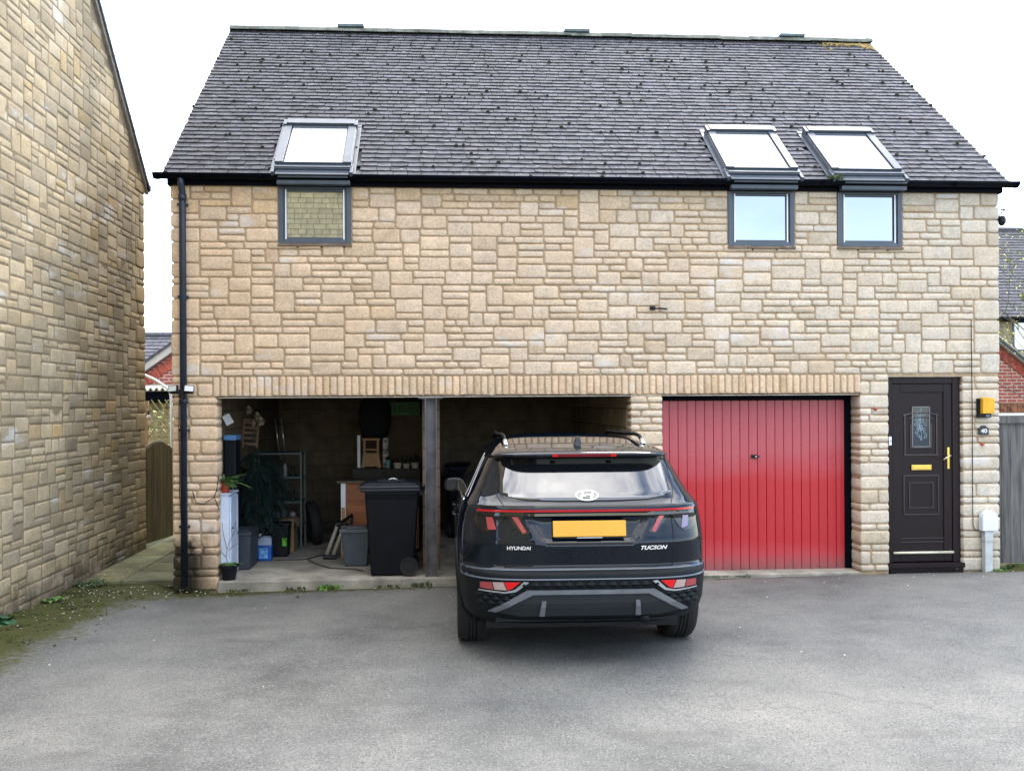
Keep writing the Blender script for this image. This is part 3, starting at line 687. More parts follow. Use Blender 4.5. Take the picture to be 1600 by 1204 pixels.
def build_windows():
    rnd = random.Random(3)
    for i, (a, b) in enumerate(WINS):
        z0, z1 = 3.64, 4.27
        f = MB(); t = .052
        f.box(a, a+t, -.012, .06, z0, z1); f.box(b-t, b, -.012, .06, z0, z1); f.box(a+t, b-t, -.012, .06, z0, z0+t*.8); f.box(a+t, b-t, -.012, .06, z1-.03, z1)
        wf = f.build('window', M_anth, house, bevel=.004)
        c = MB(); q = a+t; r = b-t; s_ = .03
        c.box(q+.001, q+s_, .004, .05, z0+t*.8, z1-.03); c.box(r-s_, r-.001, .004, .05, z0+t*.8, z1-.03); c.box(q+s_, r-s_, .004, .05, z0+t*.8, z0+t*.8+.034); c.box(q+s_, r-s_, .004, .05, z1-.05, z1-.03)
        c.build('casement', M_anth, wf, bevel=.003)
        g = MB(); g.box(q+s_-.002, r-s_+.002, .024, .032, z0+t*.8+.03, z1-.045); g.build('pane', M_pane, wf)
        k = MB(); k.box(q+.022, q+.034, -.004, .003, z0+.05, z1-.03); k.build('blind_guide', M_white, wf); k = MB(); k.box(r-.034, r-.022, -.004, .003, z0+.05, z1-.03); k.build('blind_guide', M_white, wf)
        s = MB(); s.box(a-.01, b+.01, -.03, .1, 3.612, 3.638); s.build('sill', M_sill, wf, bevel=.004)
        # roof window above
        sx = (-1.745, 3.285, 4.505)[i]; W = .82; s0, s1 = .03, 1.17
        X = Matrix(((1, 0, 0, sx), (0, RS.y, RN.y, RO.y), (0, RS.z, RN.z, RO.z), (0, 0, 0, 1)))   # local x across, y up slope, z off the roof
        k = MB(); k.xf = X
        k.box(0, W, s0, s1, -.05, .075)
        sw = k.build('skylight', M_anth, house, bevel=.004)
        k = MB(); k.xf = X; fw_ = .085
        k.box(-.006, fw_, s0+.10, s1-.115, .073, .105); k.box(W-fw_, W+.006, s0+.10, s1-.115, .073, .105)
        k.box(.02, W-.02, s1-.112, s1+.006, .073, .13); k.box(-.012, .012, s0+.06, s1, .0, .077); k.box(W-.012, W+.012, s0+.06, s1, .0, .077)
        k.box(-.02, .02, s1-.13, s1+.0, .078, .122); k.box(W-.02, W+.02, s1-.13, s1+.0, .078, .122)
        k.build('cladding', M_anth2, sw, bevel=.004)
        k = MB(); k.xf = X; k.box(fw_+.012, W-fw_-.012, s0+.13, s1-.16, .072, .086); k.build('roof_pane', M_skyl, sw)
        k = MB(); k.xf = X; k.box(fw_+.01, W-fw_-.01, s1-.158, s1-.115, .07, .095); k.build('pane_edge', M_anth, sw); k = MB(); k.xf = X; k.box(.0, W, s0+.095, s0+.102, .074, .098); k.build('pane_edge', M_anth, sw)
        k = MB(); k.xf = X
        k.box(.015, W-.015, -.06, s0+.09, .04, .052); k.box(.0, W, s0+.01, s0+.03, .06, .09); k.box(-.03, .005, -.045, s0+.12, .0, .07); k.box(W-.005, W+.03, -.045, s0+.12, .0, .07)
        k.box(-.055, -.012, 0, s1+.05, .018, .03); k.box(W+.012, W+.055, 0, s1+.05, .018, .03); k.box(-.055, W+.055, s1+.006, s1+.06, .018, .035)
        k.build('apron_flashing', M_anth, sw, bevel=.003)
        h = MB(); h.box(a-.0, b+.0, -.125, -.05, 4.268, 4.33); h.box(a+.02, b-.02, -.17, -.1, 4.33, 4.40); h.build('window_head', M_anth, wf, bevel=.006)
build_windows()

def build_doors():
    # red up-and-over garage door
    d = MB(); x0, x1, z0, z1 = 2.58, 4.772, -.085, 1.885
    n = 21; bw = (x1-x0)/n
    for k in range(n):
        a, b = x0+k*bw, x0+(k+1)*bw
        d.prism([(0, 0)]*0, 0, 0) if False else None
        i = len(d.v); pr = [(a, .232), (a+.006, .244), (a+.012, .232), (a+bw*.5, .229), (b, .232)]
        lo = [d.vert((p[0], p[1], z0)) for p in pr]; hi = [d.vert((p[0], p[1], z1)) for p in pr]
        for q in range(4): d.face((lo[q], lo[q+1], hi[q+1], hi[q]))
    gd = d.build('garage_door', M_red, house, solid=.003)
    f = MB(); f.box(2.5, 4.85, .225, .3, 1.887, 1.95); f.box(4.775, 4.85, .22, .3, -.1, 1.887); f.box(2.5, 2.578, .225, .3, -.1, 1.887); f.box(2.58, 4.77, .245, .26, -.1, 1.9)
    f.build('door_frame', M_black, gd, bevel=.003)
    h = MB(); h.box(3.655, 3.725, .212, .23, 1.215, 1.255); h.box(3.71, 3.755, .195, .212, 1.228, 1.242); h.tube([(3.7, .232, 1.235), (3.7, .19, 1.235)], .014, 10); h.build('handle', M_dark, gd, bevel=.003)
    k = MB(); k.tube([(3.7, .192, 1.235), (3.7, .187, 1.235)], .008, 10); k.build('keyhole', M_silver, gd)
    # front door
    a, b, z0, z1 = FD_L+.004, FD_R-.004, -.0, 2.145
    f = MB(); t = .06
    f.box(a, a+t, .04, .11, z0, z1); f.box(b-t-.03, b, .04, .11, z0, z1); f.box(a+t, b-t-.03, .04, .11, z1-.075, z1)
    fd = f.build('front_door', M_door, house, bevel=.006)
    fr = MB(); fr.box(a-.02, b+.02, -.02, .12, -.055, .0); fr.box(a, b, .0, .12, -.12, -.055); fr.build('threshold', M_door, fd, bevel=.004)
    l = MB(); la, lb = a+t+.002, b-t-.032; lz0, lz1 = .01, z1-.077
    l.box(la, lb, .062, .1, lz0, lz1); lf = l.build('door_leaf', M_door, fd)
    m = MB(); st = .1
    m.box(la, la+st, .05, .0615, lz0, lz1); m.box(lb-st, lb, .05, .0615, lz0, lz1); m.box(la+st, lb-st, .05, .0615, lz1-st, lz1); m.box(la+st, lb-st, .05, .0615, lz0, lz0+.13)
    m.build('door_stile', M_door, lf, bevel=.009, seg=3)
    cx = (la+lb)/2-.01; m = MB()
    def bar(x0_, x1_, z_, h_=.012): m.box(x0_, x1_, .052, .0615, z_, z_+h_)
    def mitre(w_, z0_, z1_, tw=.018):
        m.box(cx-w_, cx-w_+tw, .054, .0615, z0_, z1_); m.box(cx+w_-tw, cx+w_, .054, .0615, z0_, z1_)
    mitre(.20, 1.235, 1.72); bar(cx-.21, cx+.21, 1.235, .016)
    mitre(.13, 1.32, 1.60); bar(cx-.13, cx+.13, 1.32, .012)
    for rr_, w_, zc in ((.62, .215, 1.115), (.62, .14, 1.06)):
        pts = []
        for k in range(13):
            x = -w_+2*w_*k/12; pts.append((cx+x, .0575, zc+.0+math.sqrt(rr_*rr_-x*x)))
        m.tube(pts, .009, 6)
    bar(cx-.215, cx+.215, .995, .016); bar(cx-.15, cx+.15, .915, .012); mitre(.215, .55, 1.0); mitre(.15, .62, .92); bar(cx-.14, cx+.14, .625, .012); bar(cx-.205, cx+.205, .545, .016)
    bar(la+.03, lb-.03, .33, .014) if False else None
    bar(cx-.3, cx+.3, .225, .016); bar(cx-.27, cx+.27, .27, .012)
    m.build('panel_moulding', simple('door_moulding', (.010, .005, .007), .25, spec=.8, var=.1), lf, bevel=.003)
    g = MB(); g.box(cx-.098, cx+.098, .056, .0615, 1.345, 1.765+.03); g.build('glass_panel', glass_mat('door_glass', (.02, .03, .04), .08, 1.6), lf)
    e = MB()
    for xx in (-.103, .103): e.box(cx+xx-.005, cx+xx+.005, .05, .058, 1.34, 1.80)
    e.box(cx-.103, cx+.103, .05, .058, 1.335, 1.345); e.box(cx-.103, cx+.103, .05, .058, 1.795, 1.805); e.build('glazing_bead', simple('bead', (.14, .15, .16), .4), lf)
    # etched flower spray
    q = MB(); y = .0545; rn = random.Random(8)
    def loop(cx_, cz_, rx, rz, rot, r=.0022, n=10):
        pts = []
        for k in range(n+1):
            t_ = 2*math.pi*k/n; x = rx*math.cos(t_); z = rz*math.sin(t_); pts.append((cx_+x*math.cos(rot)-z*math.sin(rot), y, cz_+x*math.sin(rot)+z*math.cos(rot)))
        q.tube(pts, r, 5, cap=False)
    for cz_, r_ in ((1.66, .05), (1.56, .036)):
        for k in range(6):
            t_ = k*math.pi/3+.3; loop(cx-.012+r_*.6*math.cos(t_), cz_+r_*.6*math.sin(t_), r_*.42, r_*.3, t_)
        loop(cx-.012, cz_, r_*.3, r_*.3, 0); loop(cx-.012, cz_, r_, r_, 0)
    for (lx, lz, rot) in ((0, 1.755, 1.5), (-.045, 1.73, .5), (.04, 1.722, -.4), (-.055, 1.60, .3), (.05, 1.60, 2.2), (-.05, 1.51, .9), (.045, 1.50, -.8), (.055, 1.455, .8), (.0, 1.44, -1.2), (-.03, 1.47, 1.9), (.03, 1.54, .2)):
        loop(cx+lx, lz, .024, .011, rot)
    q.tube([(cx-.0, y, 1.75), (cx-.01, y, 1.66), (cx-.015, y, 1.56), (cx+.01, y, 1.48), (cx-.005, y, 1.41)], .0025, 5)
    q.build('etched_flowers', simple('etching', (.22, .33, .42), .6, var=.1), lf)
    k = MB(); k.box(cx-.12, cx+.12, .044, .0515, 1.07, 1.13); k.box(cx-.105, cx+.105, .038, .044, 1.083, 1.112); k.build('letter_box', M_gold, lf, bevel=.003)
    k = MB(); hx = lb-.045; k.box(hx-.014, hx+.014, .044, .0495, 1.08, 1.33); k.build('handle_plate', M_gold, lf, bevel=.004)
    k = MB(); k.tube([(hx, .045, 1.235), (hx, .0, 1.235), (hx-.02, -.008, 1.233), (hx-.09, -.008, 1.19)], .0085, 8); k.build('door_handle', simple('pale_brass', (.75, .66, .42), .3, metal=.7), lf, smooth=True)
    k = MB(); k.tube([(la-.0, .03, .115), (lb, .03, .115)], .016, 8); k.build('weather_bar', simple('cream_metal', (.55, .53, .4), .4, metal=.3), lf, smooth=True)
    k = MB(); k.box(a+.012, a+.042, .018, .0395, 1.36, 1.46); k.build('hinge', M_white, fd, bevel=.004)
    k = MB(); k.box(a+.022, a+.032, .0165, .0185, 1.40, 1.42); k.build('hinge_screw', M_dark, fd)
build_doors()

# ------------------------------------------------------------------ neighbour gable
XN = -4.05
def build_neighbour():
    nb = thing('neighbour_house', 'tall weathered yellow stone gable wall of the house filling the left edge', 'house')
    yF = 2.745; yB = -8.4; ridge = (yF+yB)/2; tn = .976; ze = 5.0
    rnd = random.Random(21); mb = MB()
    FR = (Vector((XN, 0, 0)), Vector((0, 1, 0)), Vector((0, 0, 1)), Vector((1, 0, 0)))
    unit = .0795; z0 = -.22
    y_lo = -3.2; lim = lambda y: ze + (yF-y)*tn
    n = int((9.6-z0)/unit); q = []; r = 0
    while z0+r*unit < 5.0:
        h = rnd.choice([2, 3, 1, 2]); q.append((yF-rnd.choice([.2, .3, .36]), yF+.012, r, r+h)); r += h
    for a, b, r0_, r1_ in q:
        v = rnd.uniform(.8, 1.1); mb.cur = (v*1.03, v*.97, v*.85); add_stone(mb, FR, a, b, z0+r0_*unit, z0+r1_*unit, rnd, depth=.08, prot=.016)
    for s in pack(y_lo, yF, z0, n, unit, q, rnd, big=.6, wmin=.15, wmax=.36):
        if s[3] > lim(s[1])-.02:
            continue
        v = rnd.uniform(.78, 1.16); wm = rnd.uniform(-.05, .07)
        if rnd.random() < .08: v *= .8
        if rnd.random() < .05: wm += .2
        mb.cur = (v*(1+wm*.5), v, v*(1-wm)); add_stone(mb, FR, *s, rnd, step=.09, prot=.0085, rough=.006, rad=.016)
    # cut stones along the verge
    o = mb.build('stone_wall', M_nstone, nb, smooth=True)
    c = MB(); x1 = XN+.004
    pr = [(yB, -.4), (yF-.02, -.4), (yF-.02, ze), (ridge, ze+(yF-ridge)*tn), (yB, ze)]
    A = [c.vert((XN-.3, *p)) for p in pr]; B = [c.vert((x1, *p)) for p in pr]; c.face(A[::-1]); c.face(B)
    for k in range(5): c.face((A[k], A[(k+1) % 5], B[(k+1) % 5], B[k]))
    c.box(XN-7, XN-.3, yF-.3, yF-.02, -.4, ze); c.box(XN-7, XN-.3, yB, yB+.3, -.4, ze)
    c.build('mortar', M_nmortar, o)
    th = math.atan(tn)
    rs = Vector((0, -math.cos(th), math.sin(th))); rn = Vector((0, math.sin(th), math.cos(th)))
    O = Vector((XN+.06, yF+.14, ze-.14*tn+.02)); L_ = (yF+.14-ridge)/math.cos(th)
    t = MB(); tile_roof(t, O, Vector((-1, 0, 0)), rs, rn, 6.5, int(L_/.1), .1, .165, rnd)
    rm = t.build('roof_tiles', M_tile, nb)
    d = MB()
    def slab(xa, xb, h0, h1, e0=0):
        P = [O+rs*e0+rn*h0, O+rs*L_+rn*h0, O+rs*L_+rn*h1, O+rs*e0+rn*h1]
        A = [d.vert((xa, p.y, p.z)) for p in P]; B = [d.vert((xb, p.y, p.z)) for p in P]
        d.face(A); d.face(B[::-1])
        for k in range(4): d.face((A[k], B[k], B[(k+1) % 4], A[(k+1) % 4]))
        P = [Vector((p.x, 2*ridge-p.y, p.z)) for p in P]
        A = [d.vert((xa, p.y, p.z)) for p in P]; B = [d.vert((xb, p.y, p.z)) for p in P]
        d.face(A[::-1]); d.face(B)
        for k in range(4): d.face((A[k], A[(k+1) % 4], B[(k+1) % 4], B[k]))
    d.cur = (1.5, 1.4, 1.3); slab(XN-6.5, XN+.065, -.035, -.004)
    d.build('verge', M_tile, rm)
    d = MB(); slab(XN+.004, XN+.045, -.10, -.037); d.build('verge_mortar', simple('verge_board', (.2, .18, .15), .8, var=.2), rm)
    f = MB(); f.box(XN-6.5, XN+.07, yF+.02, yF+.13, ze-.12, ze-.05); f.build('gutter', M_black, nb, bevel=.01)
build_neighbour()

# ------------------------------------------------------------------ car
def smooth(a, b, x):
    t = clampv((x-a)/(b-a), 0, 1); return t*t*(3-2*t)
CT = [  # z, half width, rear y, corner start y, front y, corner exponent
 (.24,.80,-.55,-.05,3.30,4),(.30,.86,-.74,-.05,3.40,4),(.36,.895,-.87,-.08,3.46,4),(.45,.915,-.92,-.1,3.5,4),(.60,.925,-.945,-.1,3.53,4),
 (.655,.927,-.948,-.1,3.54,4),(.675,.928,-.935,-.1,3.54,4),(.69,.928,-.90,-.1,3.54,4),(.70,.93,-.872,-.1,3.54,4),(.78,.932,-.884,-.1,3.54,3.9),(.86,.932,-.898,-.1,3.5,3.8),
 (.875,.932,-.899,-.1,3.48,3.8),(.90,.931,-.89,-.1,3.45,3.8),(1.0,.92,-.868,-.1,3.3,3.8),(1.055,.908,-.858,-.1,3.1,3.9),(1.07,.903,-.866,-.1,3.0,4),
 (1.125,.888,-.868,-.1,2.62,4),(1.14,.878,-.85,-.1,2.56,4),(1.155,.868,-.815,-.1,2.52,4),(1.20,.838,-.772,-.05,2.42,4),(1.30,.785,-.69,0,2.2,4),
 (1.40,.733,-.605,0,1.98,4.2),(1.455,.70,-.556,0,1.86,4.4),(1.468,.692,-.548,0,1.83,4.5),(1.474,.688,-.66,0,1.81,5),(1.482,.68,-.675,0,1.79,5),(1.497,.668,-.672,0,1.76,4.6),
 (1.508,.655,-.63,0,1.72,4),(1.53,.632,-.46,.05,1.66,3.6),(1.56,.59,-.17,.15,1.56,3.2),(1.59,.52,.14,.4,1.44,2.8),(1.61,.43,.42,.6,1.30,2.5),(1.622,.30,.68,.8,1.16,2.2),(1.628,.14,.86,.92,1.05,2.0)]
def cprof(z):
    if z <= CT[0][0]: return CT[0][1:]
    for a, b in zip(CT, CT[1:]):
        if z <= b[0]:
            t = (z-a[0])/(b[0]-a[0]); return tuple(p+(q-p)*t for p, q in zip(a[1:], b[1:]))
    return CT[-1][1:]
def recess(x, z):
    ed = .315+(z-.87)*.62
    return .032*smooth(ed+.012, ed-.022, abs(x))*smooth(.868, .892, z)*smooth(1.068, 1.045, z)
def rear_y(x, z):
    w_, yr, yc, yf, n_ = cprof(z); t = min(.995, abs(x)/w_)
    y = yc-(yc-yr)*(1-t**n_)**(1/n_)
    return y+recess(x, z)
def rear_pt(x, z, off):
    e = .004; y = rear_y(x, z)
    n_ = Vector((1, (rear_y(x+e, z)-rear_y(x-e, z))/(2*e), 0)).cross(Vector((0, (rear_y(x, z+e)-rear_y(x, z-e))/(2*e), 1)))
    if n_.y > 0: n_ = -n_
    n_.normalize(); n_ = (n_+Vector((0, -.5, 0))).normalized()
    return Vector((x, y, z))+n_*off
def side_pt(sg, y, z, off):
    w_, yr, yc, yf, n_ = cprof(z)
    t = clampv((yc-y)/(yc-yr), 0, .98)
    return Vector((sg*(w_*(1-t**n_)**(1/n_)+off), y, z))
def top_z(x, y):
    lo, hi = 1.2, 1.628
    for _ in range(24):
        m_ = (lo+hi)/2; w_, yr, yc, yf, n_ = cprof(m_)
        ins = abs(x) < w_ and y > (yc-(yc-yr)*(1-min(1, abs(x)/w_)**n_)**(1/n_)) and y < yf
        if ins: lo = m_
        else: hi = m_
    return lo

def surf_patch(name, poly, mat, parent, off=.003, thick=.006, fn=None, step=.03, bevel=0, smooth_=True):
    """flat outline (u, z) cut into cells, laid on the body surface and given thickness"""
    import bmesh
    bm = bmesh.new(); vs = [bm.verts.new((p[0], 0, p[1])) for p in poly]; bm.faces.new(vs)
    for ax in (0, 2):
        lo, hi = min(v.co[ax] for v in bm.verts), max(v.co[ax] for v in bm.verts); k = max(1, int((hi-lo)/step))
        for i in range(1, k):
            no = Vector((1, 0, 0)) if ax == 0 else Vector((0, 0, 1)); c = Vector((0, 0, 0)); c[ax] = lo+(hi-lo)*i/k
            bmesh.ops.bisect_plane(bm, geom=bm.verts[:]+bm.edges[:]+bm.faces[:], plane_co=c, plane_no=no)
    bmesh.ops.triangulate(bm, faces=[f for f in bm.faces if len(f.verts) > 4])
    fn = fn or rear_pt
    mb = MB(); fr = {}; bk = {}
    for v in bm.verts:
        fr[v] = mb.vert(fn(v.co.x, v.co.z, off)); bk[v] = mb.vert(fn(v.co.x, v.co.z, off-thick))
    if not bm.faces: bm.free(); return None
    bm.faces.ensure_lookup_table(); bm.normal_update(); flip = bm.faces[0].normal.y > 0
    for f in bm.faces:
        ix = [fr[v] for v in f.verts]; mb.face(ix[::-1] if flip else ix)
    for e in bm.edges:
        if len(e.link_faces) == 1:
            a, b = e.verts; mb.face((fr[a], fr[b], bk[b], bk[a]))
    bm.free()
    o = mb.build(name, mat, parent, smooth=False)
    return o

def paint():
    m, n, b = nodes('black_car_paint')
    b.inputs['Base Color'].default_value = (.002, .005, .011, 1); b.inputs['Metallic'].default_value = .0
    b.inputs['Roughness'].default_value = .25; b.inputs['Coat Weight'].default_value = 1; b.inputs['Coat Roughness'].default_value = .015; b.inputs['Coat IOR'].default_value = 1.42; b.inputs['Specular IOR Level'].default_value = .0
    return m
def build_car():
    car = thing('parked_car', 'black family car backed out of the middle garage with yellow rear plate', 'car', (1.088, -2.86, -.008))
    car.rotation_euler = (-.018, 0, -.017)
    P = paint(); CP = simple('car_cladding', (.006, .008, .010), .5, spec=.15, var=.1, bump=.1, bscale=200); CG = simple('bumper_ledge', (.065, .085, .11), .38, var=.08)
    SK = simple('skid_silver', (.15, .165, .185), .42, metal=.3, var=.08); GL = glass_mat('car_glass', (.004, .005, .007), .015, 2.1); LD = glass_mat('lamp_dark', (.004, .003, .004), .03, 1.6)
    RED = glass_mat('lamp_red', (.62, .004, .008), .12, 1.5); RL = glass_mat('lamp_bar_red', (.36, .006, .012), .1, 1.5); PK = glass_mat('lamp_pink', (.30, .05, .055), .1, 1.5); CL = glass_mat('lamp_clear', (.36, .27, .25), .1, 1.6); WH = glass_mat('lamp_lilac', (.17, .14, .23), .1, 1.5)
    # shell: rings of equal length, one per height
    zs = []
    for a, b in zip(CT, CT[1:]):
        k = max(1, int((b[0]-a[0])/.022)); zs += [a[0]+(b[0]-a[0])*i/k for i in range(k)]
    zs.append(CT[-1][0])
    nr = 110
    rows = []
    def ring(z):
        w_, yr, yc, yf, n_ = cprof(z); pts = []
        for i in range(nr+1):                       # rear, left to right
            a = math.pi*i/nr; c, s_ = -math.cos(a), math.sin(a)
            k = 1 if abs(c) > .999 else 0
            # even steps across the back
            x = (-1+2*i/nr); xx = math.copysign(1-(1-abs(x))**1.25, x) if 0 else math.sin(x*math.pi/2)
            y = yc-(yc-yr)*max(0, 1-abs(xx)**n_)**(1/n_)
            pts.append((w_*xx, y+recess(w_*xx, z), z))
        m_ = 60
        y1 = yf-.55
        y1 = max(y1, yc+.01)
        for i in range(1, m_+1): pts.append((w_*(1-.03*smooth(1.8, 3.2, yc+(y1-yc)*i/m_)), yc+(y1-yc)*i/m_, z))
        for i in range(1, 30):                     # front
            x = math.cos(math.pi*i/30); y = y1+(yf-y1)*max(0, 1-abs(x)**3)**(1/3); pts.append((w_*.97*x, y, z))
        for i in range(m_, 0, -1): pts.append((-w_*(1-.03*smooth(1.8, 3.2, yc+(y1-yc)*i/m_)), yc+(y1-yc)*i/m_, z))
        return pts
    R_ = [ring(z) for z in zs]; n = len(R_[0])
    def in_arch(p):
        for ya in (0, 2.68):
            if abs(p[0]) > .55 and (p[1]-ya)**2+(p[2]-.365)**2 < .405**2: return ya
        return None
    def shell(lo, hi, name, mat):
        mb = MB(); id_ = {}
        def g(i, j):
            if (i, j) not in id_:
                p = R_[i][j]; id_[i, j] = mb.vert(p)
            return id_[i, j]
        for i in range(len(zs)-1):
            zc = (zs[i]+zs[i+1])/2
            if not lo <= zc < hi: continue
            for j in range(n):
                j2 = (j+1) % n; q = ((i, j), (i, j2), (i+1, j2), (i+1, j))
                ins = [in_arch(R_[a][b]) is not None for a, b in q]
                if all(ins): continue
                mb.face([g(a, b) for a, b in q])
        if hi > 1.6: mb.face([g(len(zs)-1, j) for j in range(n)])
        # snap the ragged arch edge on to the circle
        for k, p in enumerate(mb.v):
            ya = in_arch(p)
            if ya is not None:
                dy, dz = p[1]-ya, p[2]-.365; r = math.hypot(dy, dz) or 1; f = .405/r; mb.v[k] = (p[0], ya+dy*f, max(.22, .365+dz*f))
        return mb.build(name, mat, car, smooth=True)
    body = shell(.695, 9, 'body', P); bump = shell(.2, .695, 'bumper', CP)
    # underbody and arches
    u = MB(); u.box(-.72, .72, -.5, 3.3, .2, .34); u.box(-.66, .66, .3, 2.3, .3, .9); u.box(-.66, .66, -.75, .42, .30, .7); u.box(-.6, .6, 2.2, 3.3, .3, .9)
    for sg in (-1, 1):
        for ya in (0, 2.68):
            for k in range(16):
                a0, a1 = math.pi*(k/16*1.1-.05), math.pi*((k+1)/16*1.1-.05)
                A = [(sg*x, ya+.42*math.cos(a_), .365+.42*math.sin(a_)) for x in (.55, .90) for a_ in (a0, a1)]
                u.quad(A[0], A[1], A[3], A[2])
    u.build('underbody', M_dark, car)
    for sg in (-1, 1):
        for ya in (0, 2.68):
            c = MB(); pts = []
            for k in range(25):
                a_ = math.pi*(k/24*1.12-.06); y, z = ya+.425*math.cos(a_), .365+.425*math.sin(a_)
                wz = side_pt(1, y, z, 0).x; pts.append((sg*(wz-.006), y, z))
            c.tube(pts, .028, 8); c.build('wheel_arch_trim', CP, car, smooth=True)
    # wheels
    for ya in (0, 2.68):
        for sg in (-1, 1):
            t = MB(); cx = sg*.815; hw = .1175
            prof = [(.245, -hw+.015), (.30, -hw), (.335, -hw+.004), (.352, -hw+.02), (.362, -hw+.045), (.365, -.04), (.365, -.032), (.352, -.03), (.352, -.024), (.365, -.022), (.366, -.004), (.354, -.003), (.354, .003), (.366, .004), (.365, .022), (.352, .024), (.352, .03), (.365, .032), (.365, .04), (.362, hw-.045), (.352, hw-.02), (.335, hw-.004), (.30, hw), (.245, hw-.015)]
            t.lathe([(r, h) for r, h in prof], 64, 'x', (cx, ya, .362))
            wh = t.build('wheel', M_rubber, car, smooth=False)
            for p_ in wh.data.polygons: p_.use_smooth = False
            r = MB(); r.lathe([(.248, -.09), (.235, -.07), (.22, 0), (.235, .07), (.248, .09)], 40, 'x', (cx, ya, .362))
            for k in range(5):
                a_ = k*2*math.pi/5+.3
                for da in (-.16, .16):
                    c_, s_ = math.cos(a_+da), math.sin(a_+da)
                    r.tube([(cx+sg*.07, ya+.03*math.cos(a_), .362+.03*math.sin(a_)), (cx+sg*.075, ya+.235*c_, .362+.235*s_)], .018, 6)
            r.lathe([(.0, sg*.085), (.05, sg*.085), (.06, sg*.06)], 20, 'x', (cx, ya, .362)); r.build('rim', simple('alloy', (.3, .3, .31), .35, metal=.8), wh, smooth=True)
    mir = lambda P_: [(-x, z) for x, z in P_][::-1]
    # light bar and lamps
    def band(z0, z1, x, k=24): return [(-x+2*x*i/k, z0) for i in range(k+1)]+[(x-2*x*i/k, z1) for i in range(k+1)]
    lb = surf_patch('light_bar', band(1.066, 1.132, .792, 30), LD, car, .005, .01, step=.04)
    surf_patch('light_strip', band(1.092, 1.108, .785, 30), RL, lb, .0085, .003, step=.04)
    for sg in (1, -1):
        f = (lambda P_: P_) if sg == 1 else mir
        tl = surf_patch('tail_lamp', f([(.60, 1.064), (.800, 1.064), (.812, 1.04), (.80, .99), (.765, .955), (.70, .945), (.655, .975), (.62, 1.03)]), LD, car, .006, .012, step=.025)
        surf_patch('outer_lens', f([(.680, 1.058), (.725, 1.058), (.712, .965), (.655, .968)] if sg < 0 else [(.690, 1.058), (.735, 1.05), (.725, .975), (.672, .962)]), PK if sg < 0 else WH, tl, .0095, .004, step=.03)
        t2 = surf_patch('inner_tail_lamp', f([(.42, .955), (.44, .938), (.475, .936), (.585, 1.064), (.46, 1.064), (.49, 1.02)][::1]), LD, car, .006, .012, step=.025)
        surf_patch('inner_lens', f([(.445, .952), (.472, .944), (.545, 1.06), (.505, 1.06)]), PK, t2, .0095, .004, step=.03)
    # rear window
    gl = surf_patch('rear_window', [(-.625, 1.215), (-.615, 1.44), (-.585, 1.464), (.585, 1.464), (.615, 1.44), (.625, 1.215), (.56, 1.19), (.44, 1.168), (.2, 1.162), (-.2, 1.162), (-.44, 1.168), (-.56, 1.19)], GL, car, .004, .008, step=.03)
    for p_ in gl.data.polygons: p_.use_smooth = True
    # number plate
    pl = MB(); pl.xf = Matrix.Translation((0, -.884, .975)) @ Matrix.Rotation(R(-7), 4, 'X')
    pl.box(-.26, .26, -.006, .006, -.056, .056); pp = pl.build('number_plate', simple('plate_yellow', (.62, .31, .02), .35, var=.03), car, bevel=.004)
    pl = MB(); pl.xf = Matrix.Translation((0, -.884, .975)) @ Matrix.Rotation(R(-7), 4, 'X'); pl.box(-.25, .25, .004, .012, -.067, .05); pl.build('plate_holder', M_dark, pp)
    pl = MB(); pl.xf = Matrix.Translation((0, -.886, .975)) @ Matrix.Rotation(R(-7), 4, 'X'); pl.box(-.09, .09, -.001, .003, -.0665, -.0595); pl.build('holder_lettering', simple('print_grey', (.4, .42, .45), .5), pp)
    # spoiler lamp, wiper-free glass, emblem
    tb = surf_patch('brake_lamp', band(1.4775, 1.4925, .235, 10), RL, car, .004, .006, step=.03)
    for a, b in ((-.235, -.195), (.195, .235)): surf_patch('bright_lens', [(a, 1.478), (b, 1.478), (b, 1.492), (a, 1.492)], RED, tb, .0065, .002)
    e = MB(); ec = 1.198; cx_ = .0
    def on(x, z, o=.009): return rear_pt(x, z, o)
    pts = [(.083*math.cos(2*math.pi*k/36), ec+.036*math.sin(2*math.pi*k/36)) for k in range(36)]
    inn = [(.074*math.cos(2*math.pi*k/36), ec+.0285*math.sin(2*math.pi*k/36)) for k in range(36)]
    A = [e.vert(on(*p)) for p in pts]; B = [e.vert(on(*p)) for p in inn]; A2 = [e.vert(on(*p, .003)) for p in pts]; B2 = [e.vert(on(*p, .003)) for p in inn]
    for k in range(36):
        q = (k+1) % 36; e.face((A[k], B[k], B[q], A[q])[::-1]); e.face((A2[k], A[k], A[q], A2[q])); e.face((B[k], B2[k], B2[q], B[q]))
    def flat(pl_): e.face([e.vert(on(*p, .0088)) for p in pl_])
    flat([(-.052, ec-.023), (-.038, ec-.026), (-.018, ec+.029), (-.034, ec+.027)]); flat([(.018, ec-.029), (.034, ec-.027), (.052, ec+.023), (.038, ec+.026)])
    e.face([e.vert(on(*p, .0094)) for p in [(-.036, ec-.007), (-.022, ec-.008), (.0, ec-.003), (.030, ec-.001), (.036, ec+.007), (.022, ec+.008), (.0, ec+.003), (-.030, ec+.001)]])
    e.build('emblem', simple('chrome_white', (.8, .82, .84), .25, metal=.3, var=0), car)
    BM = simple('badge_chrome', (.75, .74, .72), .3, metal=.5, var=0)
